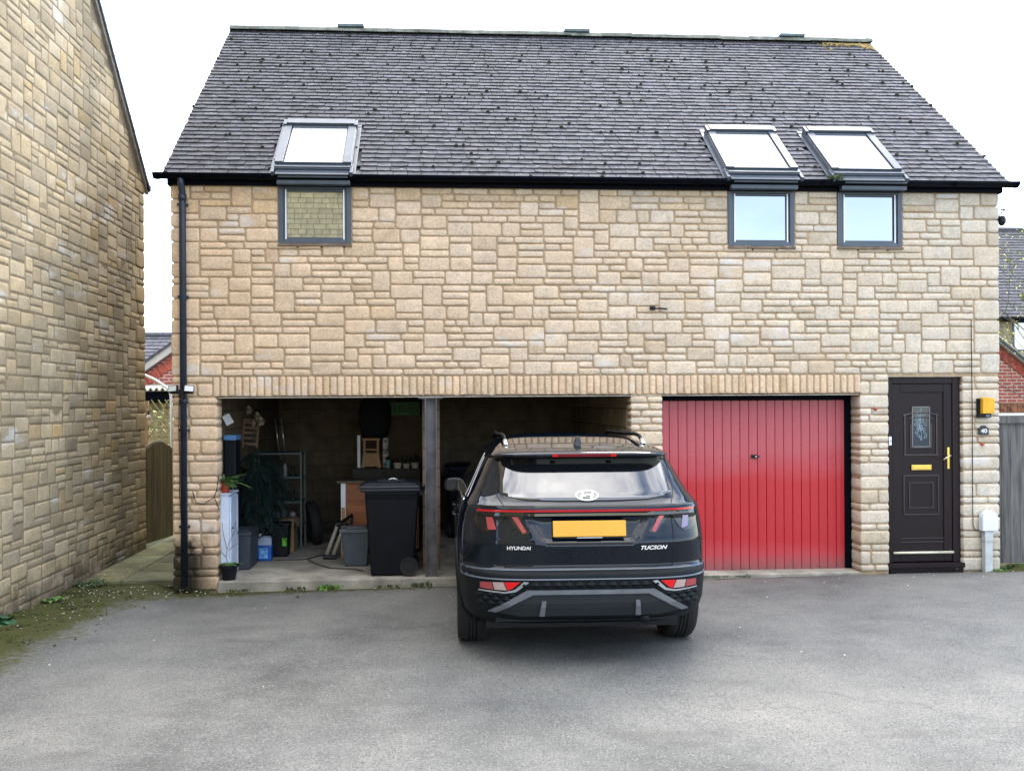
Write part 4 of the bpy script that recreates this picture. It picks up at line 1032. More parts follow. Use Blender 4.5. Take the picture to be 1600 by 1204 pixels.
    def badge(name, txt, x, z, size, sh=0, xs=1., sp=1.0, bold=0.0006):
        p = rear_pt(x, z, .004); q = rear_pt(x+.05, z, .004); a_ = math.atan2(q.y-p.y, q.x-p.x)
        M4 = Matrix.Translation(p) @ Matrix.Rotation(a_, 4, 'Z') @ FACE
        text_mesh(name, txt, size, BM, car, M4, .003, sh, sp, xs, bold)
    badge('maker_badge', 'HYUNDAI', -.50, .842, .034, xs=1.12, bold=.0008); badge('model_badge', 'TUCSON', .452, .836, .037, .35, xs=1.3, bold=.0008)
    # panel gaps
    GP = simple('panel_gap', (.002, .002, .003), .8, var=0)
    def gap(pts, r=.0032, fn=rear_pt, name='panel_gap'):
        g = MB(); L_ = []
        for a, b in zip(pts, pts[1:]):
            k = max(1, int(math.hypot(b[0]-a[0], b[1]-a[1])/.03)); L_ += [fn(a[0]+(b[0]-a[0])*i/k, a[1]+(b[1]-a[1])*i/k, .0) for i in range(k)]
        L_.append(fn(*pts[-1], .0)); g.tube(L_, r, 6); return g.build(name, GP, car)
    for sg in (-1, 1):
        gap([(sg*.60, .70), (sg*.603, .80), (sg*.61, .90), (sg*.60, 1.066)])
        gap([(sg*.60, 1.132), (sg*.645, 1.20), (sg*.655, 1.30), (sg*.64, 1.47)])
    gap([(-.60, .703), (.60, .703)], .004)
    sl = surf_patch('tailgate_slot', [(-.30, .862), (.30, .862), (.31, .875), (-.31, .875)], GP, car, .004, .004)
    s2 = surf_patch('slot_trim', [(-.31, .855), (.31, .855), (.31, .861), (-.31, .861)], CG, car, .006, .006)
    # bumper ledge
    led = surf_patch('bumper_ledge', band(.628, .692, .905, 40), CG, car, .006, .01, step=.04)
    # reflector lamps
    for sg in (1, -1):
        f = (lambda P_: P_) if sg == 1 else mir
        rf = surf_patch('bumper_lamp', f([(.485, .617), (.775, .609), (.775, .560), (.59, .548), (.545, .566)]), LD, car, .007, .012)
        surf_patch('red_reflector', f([(.495, .614), (.605, .611), (.58, .555), (.555, .566)]), RED, rf, .010, .003)
        surf_patch('clear_lens', f([(.612, .611), (.685, .609), (.672, .558), (.588, .555)]), CL, rf, .010, .003)
        surf_patch('side_reflector', f([(.692, .608), (.77, .606), (.77, .563), (.68, .558)]), PK, rf, .010, .003)
        surf_patch('lamp_trim', f([(.435, .612), (.47, .617), (.535, .560), (.60, .543), (.78, .552), (.78, .544), (.60, .533), (.525, .545)]), simple('satin_trim', (.42, .44, .47), .35, metal=.6), car, .011, .006)
    # skid plate
    def tip(s): return s
    surf_patch('skid_frame', [(-.715, .398), (-.45, .556), (.45, .556), (.715, .398), (.66, .392), (.405, .527), (-.405, .527), (-.66, .392)], SK, car, .016, .022)
    surf_patch('skid_panel', [(-.655, .39), (-.405, .525), (.405, .525), (.655, .39), (.5, .365), (-.5, .365)], simple('skid_grey', (.022, .026, .030), .5, spec=.2, var=.06), car, .007, .01)
    for sg in (1, -1):
        f = (lambda P_: P_) if sg == 1 else mir
        surf_patch('fin', f([(.315, .48), (.345, .48), (.36, .372), (.322, .372)]), SK, car, .022, .018)
    # diamond texture
    dm = MB()
    def dia(x, z, a, b, h=.02):
        c = dm.vert(rear_pt(x, z, h)); q = [dm.vert(rear_pt(x+dx, z+dz, .001)) for dx, dz in ((-a, 0), (0, -b), (a, 0), (0, b))]
        for k in range(4): dm.face((q[k], q[(k+1) % 4], c))
    for k in range(-6, 7): dia(k*.078, .592, .038, .027)
    for sg in (-1, 1):
        for r_ in range(4):
            for k in range(5):
                x = .56+k*.072+(r_ % 2)*.036; z = .52-r_*.032
                if x < .80 and z < .56-(.0 if x > .5 else .1) and z > .40+max(0, (.70-x))*.62+.01: dia(sg*x, z, .036, .028, .016)
    dm.build('diamond_grille', CP, car)
    # side glass, doors, mirror
    for sg in (-1, 1):
        fn = lambda y, z, o, sg=sg: side_pt(sg, y, z, o)
        sw = surf_patch('side_window', [(-.12, 1.16), (.05, 1.13), (1.95, 1.10), (2.1, 1.12), (1.55, 1.45), (.9, 1.48), (.35, 1.47)], GL, car, .003, .006, fn=fn, step=.06)
        surf_patch('window_trim', [(-.26, 1.135), (2.0, 1.07), (2.0, 1.082), (-.25, 1.148)], simple('chrome_trim', (.5, .5, .5), .25, metal=.8), car, .004, .006, fn=fn, step=.08)
        surf_patch('quarter_glass', [(-.38, 1.17), (-.17, 1.16), (.25, 1.455), (.10, 1.45)], GL, car, .003, .006, fn=fn, step=.05)
        gap([(.35, .72), (.38, 1.12)], fn=fn, r=.003); gap([(1.22, .42), (1.24, 1.46)], fn=fn, r=.003)
        for y in (.55, 1.42):
            h = MB(); h.tube([side_pt(sg, y, .93, .005), side_pt(sg, y+.02, .935, .03), side_pt(sg, y+.16, .94, .03), side_pt(sg, y+.18, .94, .005)], .011, 8); h.build('door_handle', P, car, smooth=True)
        m_ = MB(); c0 = Vector((sg*.945, 1.98, 1.09))
        i0 = []
        nn, mm = 12, 8
        for a in range(nn+1):
            for b in range(mm*2):
                th = math.pi*a/nn; ph = math.pi*b/mm
                x = math.copysign(abs(math.sin(th)*math.cos(ph))**.7, math.cos(ph))*.105; z = math.copysign(abs(math.sin(th)*math.sin(ph))**.7, math.sin(ph))*.072; y = -math.cos(th)*.075
                if y < -.03: y = -.03
                i0.append(m_.vert(c0+Vector((x, y, z))))
        for a in range(nn):
            for b in range(mm*2): m_.face((i0[a*mm*2+b], i0[a*mm*2+(b+1) % (mm*2)], i0[(a+1)*mm*2+(b+1) % (mm*2)], i0[(a+1)*mm*2+b]))
        m_.box(*sorted((sg*.86, sg*.93)), 1.96, 2.02, 1.06, 1.09)
        mo = m_.build('door_mirror', P, car, smooth=True)
        m_ = MB(); m_.prism([(c0.x-.08, c0.z-.05), (c0.x+.08, c0.z-.05), (c0.x+.085, c0.z+.03), (c0.x+.06, c0.z+.052), (c0.x-.07, c0.z+.052)], 1.944, 1.949); m_.build('mirror_glass', glass_mat('mirror', (.01, .012, .015), .03, 1.6), mo)
        # roof rail
        r = MB(); pts = []
        for k in range(21):
            t = k/20; y = -.18+t*1.85; x = sg*(.565+.0*t-.02*abs(2*t-1)); zz = top_z(x, clampv(y, -.5, 1.5)); lift = .052*min(1, math.sin(math.pi*clampv(t, 0.0, 1))*3.2)
            pts.append((x, y, zz+lift-.004))
        r.tube(pts, [.016]*21, 8); rr = r.build('roof_rail', M_black if sg > 0 else M_black, car, smooth=True)
        r = MB(); p0 = pts[0]; r.tube([p0, pts[1]], .0185, 8); r.build('rail_end', M_silver, rr, smooth=True)
    # aerial
    a = MB(); y0 = -.28; z0_ = top_z(0, y0)-.01
    prof = [(y0-.06, z0_), (y0-.05, z0_+.03), (y0-.035, z0_+.075), (y0-.02, z0_+.08), (y0+.0, z0_+.04), (y0+.09, z0_+.012), (y0+.1, z0_)]
    A = [a.vert((-.008 if k in (2, 3) else -.022, *p)) for k, p in enumerate(prof)]; B = [a.vert((.008 if k in (2, 3) else .022, *p)) for k, p in enumerate(prof)]
    a.face(A); a.face(B[::-1])
    for k in range(7): a.face((A[k], B[k], B[(k+1) % 7], A[(k+1) % 7]))
    a.build('aerial', P, car, bevel=.006)
    x = MB(); x.tube([(.40, -.84, .33), (.40, -.5, .33)], .035, 12); x.build('exhaust', M_dark, car, smooth=True)
    return car
build_car()

# ------------------------------------------------------------------ things fixed to the house
def fixtures():
    f = thing('floodlight', 'black twin headed security floodlight clamped on the downpipe', 'light', (-2.745, -.1, 2.0))
    b = MB(); b.box(-.035, .035, -.03, .03, -.05, .04); b.box(-.12, .12, -.035, -.02, -.008, .008); b.tube([(0, -.02, -.05), (0, -.03, -.09)], .02, 8); b.build('mount', M_dark, f, bevel=.004)
    for sg in (-1, 1):
        h = MB(); h.xf = Matrix.Translation((sg*.085, -.05, .045)) @ Matrix.Rotation(R(-18), 4, 'X') @ Matrix.Rotation(R(sg*16), 4, 'Z')
        h.box(-.055, .055, -.012, .02, -.04, .04); hd = h.build('lamp_head', M_dark, f, bevel=.006)
        h2 = MB(); h2.xf = h.xf; h2.box(-.045, .045, -.016, -.0125, -.03, .03); h2.build('lamp_glass', simple('lamp_cover', (.5, .52, .5), .2, var=.05), hd)
    c = MB(); c.tube([(-2.80, -.03, 1.93), (-2.805, -.028, 1.6), (-2.795, -.03, 1.2), (-2.80, -.03, .9), (-2.785, -.03, .62)], .0045, 5)
    tag(c.build('cable', simple('red_brown_cable', (.12, .03, .02), .6)), 'thin red brown cable running down the wall from the floodlight', 'cable')
    c = MB(); c.tube([(-2.66, -.03, .93), (-2.64, -.032, .86), (-2.62, -.03, .80), (-2.54, -.03, .79), (-2.47, -.033, .84), (-2.43, -.03, .86), (-2.40, -.03, .95), (-2.385, .0, 1.1)], .0045, 5); c.tube([(-2.43, -.03, .86), (-2.40, -.034, .80), (-2.38, -.03, .73)], .0045, 5)
    tag(c.build('wire', M_dark), 'loose black wire straggling across the left garage pier', 'wire')
    a = thing('alarm_box', 'yellow burglar alarm box on the stone right of the front door', 'alarm', (6.32, -.03, 1.79))
    q = MB(); q.box(-.085, .07, -.03, .02, -.115, .105); q.build('back_box', M_dark, a, bevel=.006)
    q = MB(); q.prism([(-.068, -.07), (.075, -.07), (.075, .105), (-.05, .12), (-.068, .11)], -.085, -.031); q.build('cover', simple('alarm_yellow', (.62, .33, .01), .4, var=.08), a, bevel=.006)
    q = MB(); q.box(.0, .05, -.034, -.031, -.105, -.085); q.build('lens', simple('alarm_lens', (.2, .25, .35), .3), a)
    n_ = thing('house_number', 'small dark arched house number plaque reading 40', 'sign', (6.312, -.03, 1.53))
    q = MB(); q.prism([(-.058, -.055), (.058, -.055), (.058, .022), (.04, .03), (.02, .052), (-.02, .052), (-.04, .03), (-.058, .022)], -.008, .01); q.build('plaque', simple('slate', (.02, .028, .03), .5), n_, bevel=.002)
    text_mesh('numerals', '40', .068, simple('numeral_white', (.65, .66, .66), .5, var=0), n_, Matrix.Translation((0, -.0095, -.012)) @ FACE, .0012, xs=1.1, bold=.0015)
    m = thing('meter_box', 'white domed cable box on a grey duct beside the front door', 'utility box', (6.335, -.03, -.09))
    q = MB(); prof = [(-.095, .46), (.095, .46)]+[(.095*math.cos(t), .60+.10*math.sin(t)) for t in [math.pi*k/12 for k in range(13)]]
    q.prism(prof, -.09, .0); q.build('cover', simple('white_box', (.62, .66, .72), .4, var=.05), m, bevel=.014, seg=3)
    q = MB(); q.box(-.055, .035, -.07, .0, -.02, .36); q.box(-.06, .04, -.075, .0, .34, .458); q.build('duct', simple('grey_duct', (.42, .45, .45), .6, var=.1), m, bevel=.006)
    q = MB(); q.tube([(.055, -.02, .46), (.05, -.02, .2), (.045, -.02, 0)], .005, 5); q.build('earth_wire', M_dark, m)
    c = MB(); c.tube([(6.172, -.028, 2.80), (6.175, -.03, 2.1), (6.178, -.03, 1.3), (6.176, -.03, .62), (6.18, -.03, .43), (6.205, -.03, .375), (6.245, -.03, .37)], .005, 5)
    tag(c.build('wall_cable', M_dark), 'thin black cable hanging straight down the wall to the white box', 'cable')
    for x, z, lab in ((5.03, 1.78, 'small red cap stuck in the pier left of the front door'), (6.30, 1.365, 'small red cap stuck in the wall under the house number')):
        q = MB(); q.lathe([(0, -.03), (.012, -.03), (.018, -.02), (.016, .01)], 10, 'y', (x, -.012, z)); q.box(x-.01, x+.022, -.035, -.012, z-.004, z+.012); tag(q.build('cap', simple('red_cap', (.4, .08, .04), .6)), lab, 'cap')
    q = MB(); q.tube([(2.43, -.0, 2.935), (2.44, -.05, 2.93), (2.52, -.055, 2.928), (2.60, -.05, 2.922)], .011, 6); q.box(2.41, 2.47, -.035, -.01, 2.915, 2.955)
    tag(q.build('wall_hook', M_dark, smooth=False), 'rusty black hook projecting from the middle of the facade', 'hook')
    h = thing('hanging_bracket', 'black scrolled iron bracket with small lantern on the right gable corner', 'bracket', (6.53, .06, 4.0))
    q = MB(); q.box(-.01, .005, -.012, .012, -.1, .12); q.tube([(0, 0, .10), (.12, 0, .10), (.135, 0, .12)], .008, 6); q.tube([(0, 0, -.06), (.03, 0, .0), (.06, 0, .06), (.11, 0, .095)], .007, 6)
    q.build('arm', M_dark, h)
    q = MB(); q.lathe([(0, .04), (.03, .03), (.045, 0), (.045, -.04), (.025, -.075), (0, -.085)], 8, 'z', (.075, 0, -.01)); q.tube([(.075, 0, .03), (.075, 0, .1)], .005, 5); q.build('lantern', M_dark, h)
    t = MB(); rn = random.Random(5)
    for k in range(70):
        a_ = rn.uniform(0, 6.28); t.leaf((4.50+rn.uniform(-.06, .06), -.165+rn.uniform(-.02, .02), 4.37), (math.cos(a_)*.8, math.sin(a_)*.8-.3, rn.uniform(.3, 1.3)), rn.uniform(.06, .13), .012, .3, n=2)
    tag(t.build('gutter_weed', simple('weed_light', (.12, .19, .04), .7, var=.3)), 'tuft of weed growing in the gutter between the right windows', 'weed')
    t = MB(); t.box(5.22, 6.02, -.5, -.06, -.115, -.095)
    for v in range(8): t.v[v] = (t.v[v][0], t.v[v][1], t.v[v][2])
    tag(t.build('doormat', simple('mat', (.012, .012, .012), 1, bump=.8, bscale=200), bevel=.01), 'dark coir doormat lying flat in front of the front door', 'doormat')
fixtures()

# ------------------------------------------------------------------ garage contents
FZ = -.058
def pot(mb, r, h, z=0, c=(0, 0), m=0, k=.72):
    mb.lathe([(0, z), (r*k, z), (r*.97, z+h*.84), (r*1.06, z+h*.84), (r*1.06, z+h), (r*.95, z+h), (r*.93, z+h*.86), (0, z+h*.86)], 20, 'z', (c[0], c[1], 0), m)
def contents():
    rn = random.Random(77)
    WC = simple('white_paint', (.55, .62, .75), .5, var=.05)
    c = thing('white_cabinet', 'narrow tall white cabinet just inside the left garage opening', 'cabinet', (-2.40, .36, FZ))
    q = MB(); q.box(-.09, .085, -.20, .2, 0, .925); q.build('carcass', WC, c, bevel=.003)
    q = MB(); q.box(-.10, .105, -.215, .21, .926, .945); q.build('top', WC, c, bevel=.003)
    q = MB(); q.box(.086, .098, -.18, .18, .03, .90); d = q.build('door', WC, c, bevel=.003)
    q = MB(); 
    for z0, z1 in ((.03, .44), (.47, .90)):
        q.box(.0985, .104, -.18, -.14, z0, z1); q.box(.0985, .104, .14, .18, z0, z1); q.box(.0985, .104, -.14, .14, z0, z0+.04); q.box(.0985, .104, -.14, .14, z1-.04, z1)
    q.build('door_moulding', WC, d)
    q = MB(); q.lathe([(0, .02), (.012, .018), (.006, .0)], 10, 'x', (.104, -.14, .55)); q.build('knob', M_dark, d)
    p = thing('potted_fern', 'green fern in a small red pot on the white cabinet', 'plant', (-2.375, .24, FZ+.946))
    q = MB(); pot(q, .058, .115); q.build('pot', M_terr, p, smooth=False)
    q = MB()
    for k in range(34):
        a = rn.uniform(0, 6.28); e = rn.uniform(.25, 1.4); d_ = Vector((math.cos(a)+.35, math.sin(a)-.2, e)); ln = rn.uniform(.16, .34)
        base = Vector((0, 0, .1)); 
        q.leaf(base, d_, ln, .022, .45, n=6)
        dn = d_.normalized()
        for j in range(5):
            t = .3+.14*j; pp = base+dn*ln*t+Vector((0, 0, -.45*ln*t*t))
            for sg in (-1, 1): q.leaf(pp, dn.cross(Vector((0, 0, 1)))*sg+dn*.5, .045, .014, .2, n=2)
    q.build('leaves', simple('fern_green', (.10, .20, .045), .6, var=.3, scale=12), p)
    p = thing('potted_orchid', 'bare twig and strap leaves in a black pot at the left pier', 'plant', (-2.30, .085, FZ+.002))
    q = MB(); pot(q, .098, .165); q.build('pot', M_dark, p)
    q = MB(); q.lathe([(0, .143), (.09, .143)], 16); q.build('soil', simple('bark_chips', (.22, .17, .11), .9, var=.4, scale=60), p)
    q = MB(); TW = M_gwood
    def tw(*pts, r=.004): q.tube([Vector(p_) for p_ in pts], [r*(1-.5*i/len(pts)) for i in range(len(pts))], 5)
    tw((-.01, 0, .14), (-.03, 0, .24), (-.02, 0, .33), (.0, .0, .40)); tw((-.02, 0, .33), (-.05, 0, .45), (-.07, 0, .56), (-.07, .0, .63)); tw((0, 0, .40), (.04, 0, .47), (.07, 0, .56), (.075, 0, .64)); tw((-.03, 0, .24), (-.09, 0, .31), (-.13, .0, .35)); tw((.0, 0, .32), (.05, .0, .37), (.1, 0, .39)); tw((.04, 0, .47), (.03, 0, .54), (.035, 0, .6), r=.003)
    q.build('twig', TW, p)
    q = MB()
    for a, ln in ((.1, .2), (.9, .12), (2.4, .13), (-.5, .15), (1.7, .1), (3.2, .1)): q.leaf((0, 0, .145), (math.cos(a), math.sin(a)-.3, .55), ln, .04, .35)
    q.build('leaves', simple('orchid_green', (.05, .16, .03), .4, var=.2), p)
    GB = simple('grey_tub', (.035, .045, .055), .5, var=.12)
    s = thing('storage_box', 'large dark grey storage box behind the white cabinet', 'box', (-2.325, .86, FZ))
    def tub(x, y, h, tp, mat, name, par, rim=True):
        q = MB(); b_ = [(-x*tp, -y*tp), (x*tp, -y*tp), (x*tp, y*tp), (-x*tp, y*tp)]; t_ = [(-x, -y), (x, -y), (x, y), (-x, y)]
        A = [q.vert((*v, 0)) for v in b_]; B = [q.vert((*v, h)) for v in t_]; q.face(A[::-1]); q.face(B)
        for k in range(4): q.face((A[k], A[(k+1) % 4], B[(k+1) % 4], B[k]))
        return q.build(name, mat, par, bevel=.012)
    tub(.155, .25, .42, .88, GB, 'tub', s); q = MB(); q.box(-.165, .165, -.26, .26, .405, .445); q.box(-.12, .12, -.2, .2, .446, .46); q.build('lid', GB, s, bevel=.012)
    s = thing('drawer_tower', 'dark plastic tower with pale blue lid on the grey box', 'storage tower', (-2.41, .8, FZ+.462))
    q = MB(); q.box(-.075, .06, -.13, .13, 0, 1.05); q.build('body', M_dark, s, bevel=.01)
    q = MB(); q.box(-.08, .068, -.14, .14, 1.051, 1.115); q.build('lid', simple('pale_blue', (.12, .26, .5), .5), s, bevel=.01)
    g = MB(); g.xf = Matrix.Translation((-2.425, .62, 1.70)) @ Matrix.Rotation(R(-28), 4, 'Y') @ Matrix.Rotation(R(12), 4, 'Z')
    g.box(-.045, .045, -.002, .002, -.06, .06); g.box(-.003, .003, -.006, -.003, -.06, .075)
    tag(g.build('paper_tag', simple('tag_white', (.7, .7, .7), .7, var=.15)), 'white card tag hanging tilted at the top left of the left garage', 'tag')
    j = thing('screenwash_bottle', 'clear jug of bright blue liquid with moulded handle on the floor', 'bottle', (-2.135, 1.3, FZ))
    q = MB(); q.prism([(-.085, 0), (.085, 0), (.088, .19), (-.088, .19)], -.06, .06); q.build('liquid', simple('blue_liquid', (.02, .10, .42), .25, var=.1), j, bevel=.015)
    q = MB(); q.prism([(-.088, .192), (.088, .192), (.088, .26), (.07, .29), (-.06, .29), (-.088, .26)], -.06, -.02); q.box(-.088, -.035, -.02, .06, .192, .26); q.tube([(-.03, 0, .285), (.06, 0, .285), (.075, 0, .25)], .016, 8)
    q.build('shoulder', simple('clear_plastic', (.35, .42, .55), .3, var=.05), j, bevel=.008)
    q = MB(); q.box(-.065, .045, -.064, -.061, .03, .16); q.build('bottle_label', simple('label_pale_blue', (.12, .30, .60), .5, var=.5, scale=18), j)
    q = MB(); q.lathe([(0, .33), (.022, .33), (.022, .295)], 12, 'z', (-.065, 0, 0)); q.build('cap', M_white, j)
    b = thing('black_bucket', 'black lidded bucket with a small green label by the blue jug', 'bucket', (-2.0, 1.62, FZ))
    tub(.12, .12, .40, .85, M_dark, 'tub', b); q = MB(); q.box(-.13, .13, -.13, .13, .39, .425); q.build('lid', M_dark, b, bevel=.01)
    q = MB(); q.box(.04, .095, -.1225, -.1145, .14, .24); q.build('green_label', simple('label_green', (.12, .5, .02), .5), b)
    b = thing('cardboard_box', 'brown cardboard box standing behind the black bucket', 'box', (-1.99, 1.98, FZ))
    q = MB(); q.box(-.13, .12, -.12, .18, 0, .43); q.build('carton', M_card, b, bevel=.003)
    q = MB(); q.xf = Matrix.Translation((.12, 0, .43)) @ Matrix.Rotation(R(60), 4, 'Y'); q.box(0, .1, -.12, .18, -.002, .002); q.build('flap', M_card, b)
    # shelving with jars
    r = thing('shelving_rack', 'grey metal shelving rack crowded with jars in the left garage', 'shelves', (-2.12, 2.35, FZ))
    RK = simple('rack_grey', (.09, .11, .105), .5, metal=.3, var=.2)
    q = MB()
    for x in (-.32, .3):
        for y in (-.18, .18): q.box(x-.012, x+.012, y-.012, y+.012, 0, 1.3)
    q.build('upright', RK, r)
    for z in (.3, .62, .95, 1.27):
        q = MB(); q.box(-.32, .3, -.18, .18, z-.012, z+.012); q.build('shelf', RK, r)
    for k in range(16):
        z = (.312, .632, .962)[k % 3]; x = rn.uniform(-.25, .27); y = rn.uniform(-.13, -.02) ; rr = rn.uniform(.025, .05); hh = rn.uniform(.08, .2)
        q = MB(); q.lathe([(0, 0), (rr, 0), (rr*rn.uniform(.8, 1.1), hh*.8), (rr*.6, hh), (0, hh)], 10)
        col = rn.choice([(.02, .03, .03), (.25, .27, .27), (.05, .06, .06), (.3, .32, .33), (.03, .06, .04)])
        px = -2.12-.31+.058*(k//3)+.05*(k % 3)*.3
        q.cur = (1, 1, 1); o = q.build('jar', simple('jar_tone', col, .25, var=.1)); o.location = (-2.12-.27+.108*(k//3)+.01, 2.35+y, FZ+z); tag(o, '%s %s jar, %s along the %s shelf of the grey rack' % ('tall' if hh > .14 else 'squat', {.02: 'black', .25: 'grey', .05: 'dark grey', .3: 'pale', .03: 'dark green'}[col[0]], ('first', 'second', 'third', 'fourth', 'fifth', 'sixth')[k//3], ('lowest', 'second', 'third')[k % 3]), 'jar', 'jars on the shelving rack')
    for x, l in ((-2.13, 'left'), (-2.05, 'right')):
        q = MB(); q.tube([(x, 2.3, 1.23), (x-.055, 2.32, 1.68)], .009, 8); tag(q.build('metal_pole', M_silver, smooth=True), 'thin silver metal pole, %s of two on the rack' % l, 'pole')
    t = MB(); t.lathe([(.17, -.06), (.25, -.075), (.295, -.05), (.30, 0), (.295, .05), (.25, .075), (.17, .06), (.16, 0)], 32, 'x', (0, 0, 0), close=True)
    o = t.build('spare_tyre', M_rubber, smooth=True); o.location = (-1.70, 2.5, FZ+.30); o.rotation_euler = (0, R(-9), R(16)); tag(o, 'black tyre on edge leaning beside the shelving rack', 'tyre')
    # artificial palm
    p = thing('palm_plant', 'dark artificial palm with long drooping fronds in the left garage', 'plant', (-2.28, 1.42, FZ))
    q = MB(); pot(q, .16, .3); q.build('pot', M_dark, p)
    q = MB(); q.tube([(0, 0, .25), (.02, 0, .7), (.0, .02, 1.25)], .022, 8); q.build('trunk', M_dwood, p)
    q = MB()
    for k in range(120):
        a = rn.uniform(-2.6, .9) if k % 3 else rn.uniform(0, 6.28); z = rn.choice([rn.uniform(.5, .9), rn.uniform(.8, 1.3)]); d_ = Vector((math.cos(a), math.sin(a)*.8, rn.uniform(.15, 1.0))).normalized(); ln = rn.uniform(.28, .55)
        if d_.x < 0: ln *= .45
        dr = rn.uniform(.6, 1.2)
        base = Vector((0, 0, z)); q.leaf(base, d_, ln, .012, dr, n=6)
        for jn in range(9):
            t_ = .2+.09*jn; pp = base+d_*ln*t_+Vector((0, 0, -dr*ln*t_*t_)); sd_ = d_.cross(Vector((0, 0, 1))).normalized()
            for sg in (-1, 1): q.leaf(pp, sd_*sg*.8+d_*.8+Vector((0, 0, -.5)), rn.uniform(.09, .17), .011, .5, n=2)
    q.build('fronds', simple('palm_dark', (.016, .034, .028), .45, var=.4, scale=9), p)
    q = MB(); q.xf = Matrix.Translation((-2.41, 1.75, 1.52)) @ Matrix.Rotation(R(4), 4, 'Y')
    q.box(-.07, .11, -.01, .01, .10, .17); q.box(-.09, -.06, -.01, .01, -.2, .17); q.box(.09, .12, -.01, .01, -.2, .17)
    for z in (-.15, -.08, -.01, .055): q.box(-.06, .09, -.01, .01, z-.02, z+.018)
    q.xf = None
    tag(q.build('slatted_chair_back', simple('tan_wood', (.22, .13, .08), .6, var=.2), bevel=.004), 'tan slatted wooden chair back stacked high on the left wall', 'chair part')
    p = thing('silk_flowers', 'bunch of cream silk roses high at the left of the garage', 'flowers', (-2.29, 1.5, 1.5))
    q = MB(); 
    for (x, z) in ((-.07, .29), (.03, .21), (.07, .15), (-.01, .13)): q.tube([(-.03, 0, -.12), (x*.6, 0, z*.5), (x, 0, z)], .004, 5)
    q.build('stems', M_dgreen, p)
    for (x, z, r_) in ((-.075, .30, .055), (.035, .225, .05), (.075, .155, .06), (-.015, .125, .035)):
        q = MB()
        for k in range(22):
            a = k*2.4; rr_ = r_*math.sqrt((k+1)/22); q.leaf((x+.2*rr_*math.cos(a), -.02, z+.2*rr_*math.sin(a)), (math.cos(a), -.7+rr_/r_*.6, math.sin(a)), rr_*1.0, r_*.8, .0, n=3)
        q.build('rose', simple('rose_cream', (.42, .37, .29), .7, var=.1), p)
    # dresser
    d = thing('wooden_dresser', 'orange pine dresser with dark worktop and white left post', 'dresser', (-.72, 2.0, FZ))
    PN = simple('orange_pine', (.30, .105, .04), .5, var=.28, scale=5, stretch=(.3, 1, 2), bump=.05)
    q = MB(); q.box(-.49, .48, -.38, .3, .06, .915); q.build('carcass', PN, d)
    for z0, z1 in ((.08, .62), (.635, .90)):
        q = MB(); q.box(-.40, .46, -.397, -.381, z0, z1); q.build('panel', PN, d, bevel=.004)
    q = MB(); q.box(-.51, -.45, -.41, -.35, 0, .915); q.build('post', M_white, d, bevel=.003)
    q = MB(); q.box(-.56, .5, -.44, .32, .916, .946); q.build('top', simple('worktop', (.11, .085, .06), .6, var=.2), d, bevel=.004)
    q = MB(); q.box(-.40, .50, .0, .32, .947, 1.065); q.build('raised_shelf', simple('dark_board', (.028, .024, .02), .7), d, bevel=.003)
    T = FZ+1.067
    s = thing('step_stool', 'pine stool back with square hand hole on the dresser shelf', 'stool', (-.885, 2.2, T))
    q = MB(); A = [(-.135, 0), (-.09, .03), (.09, .03), (.135, 0), (.12, .14), (.105, .20), (-.105, .20), (-.12, .14)]
    q.prism([(-.14, 0), (-.09, .0), (-.08, .02), (.08, .02), (.09, .0), (.14, 0), (.12, .08), (.105, .20), (-.105, .20), (-.12, .08)], -.012, .012)
    q.box(-.105, -.075, -.012, .012, .201, .37); q.box(.075, .105, -.012, .012, .201, .37); q.box(-.12, .12, -.013, .013, .371, .40); q.box(-.075, .075, -.011, .011, .235, .26)
    q.build('frame', simple('honey_pine', (.38, .20, .085), .5, var=.15, stretch=(1, 1, .2)), s, bevel=.004)
    q = MB(); q.box(-.08, .08, -.017, -.0135, .05, .17); q.build('raised_panel', simple('honey_pine_b', (.33, .165, .065), .5, var=.15), s, bevel=.006)
    for x0, x1, h, lab, m_ in ((-1.075, -1.035, .44, 'narrow white board standing left of the pine stool', M_white), (-.73, -.655, .40, 'pale marbled board standing right of the pine stool', simple('marbled', (.26, .25, .24), .5, var=.8, scale=14))):
        q = MB(); q.box(x0, x1, 2.24, 2.26, T, T+h); tag(q.build('board', m_, bevel=.002), lab, 'board')
    # black bag hung from the ceiling
    q = MB(); n1, n2 = 18, 16
    for a in range(n1+1):
        for b in range(n2):
            th = math.pi*a/n1; ph = 2*math.pi*b/n2; x = .225*math.copysign(abs(math.sin(th))**.55, 1)*math.cos(ph); y = .12*abs(math.sin(th))**.5*math.sin(ph); z = .31*math.cos(th)
            k = 1+.12*noise.noise(Vector((x*7, y*7, z*6))); q.vert((-.84+x*k, 2.42+y*k, 1.70+z))
    for a in range(n1):
        for b in range(n2): q.face((a*n2+b, a*n2+(b+1) % n2, (a+1)*n2+(b+1) % n2, (a+1)*n2+b)[::-1])
    tag(q.build('black_bag', simple('black_cloth', (.004, .005, .007), .9, bump=.4, bscale=20), smooth=True), 'bulky black fabric bag hanging above the pine stool', 'bag')
    c = thing('green_crate', 'green plastic crate on the high shelf by the steel post', 'crate', (-.455, 2.6, 1.715))
    GC = simple('crate_green', (.025, .12, .02), .5, var=.1)
    q = MB(); q.box(-.22, .22, -.13, -.115, 0, .035); q.box(-.22, .22, -.13, -.115, .13, .18); q.box(-.22, .22, .115, .13, 0, .18); q.box(-.22, -.205, -.115, .115, 0, .18); q.box(.205, .22, -.115, .115, 0, .18); q.box(-.205, .205, -.115, .115, 0, .012)
    for k in range(8): q.box(-.22+k*.06, -.195+k*.06, -.13, -.115, .035, .13)
    q.build('body', GC, c)
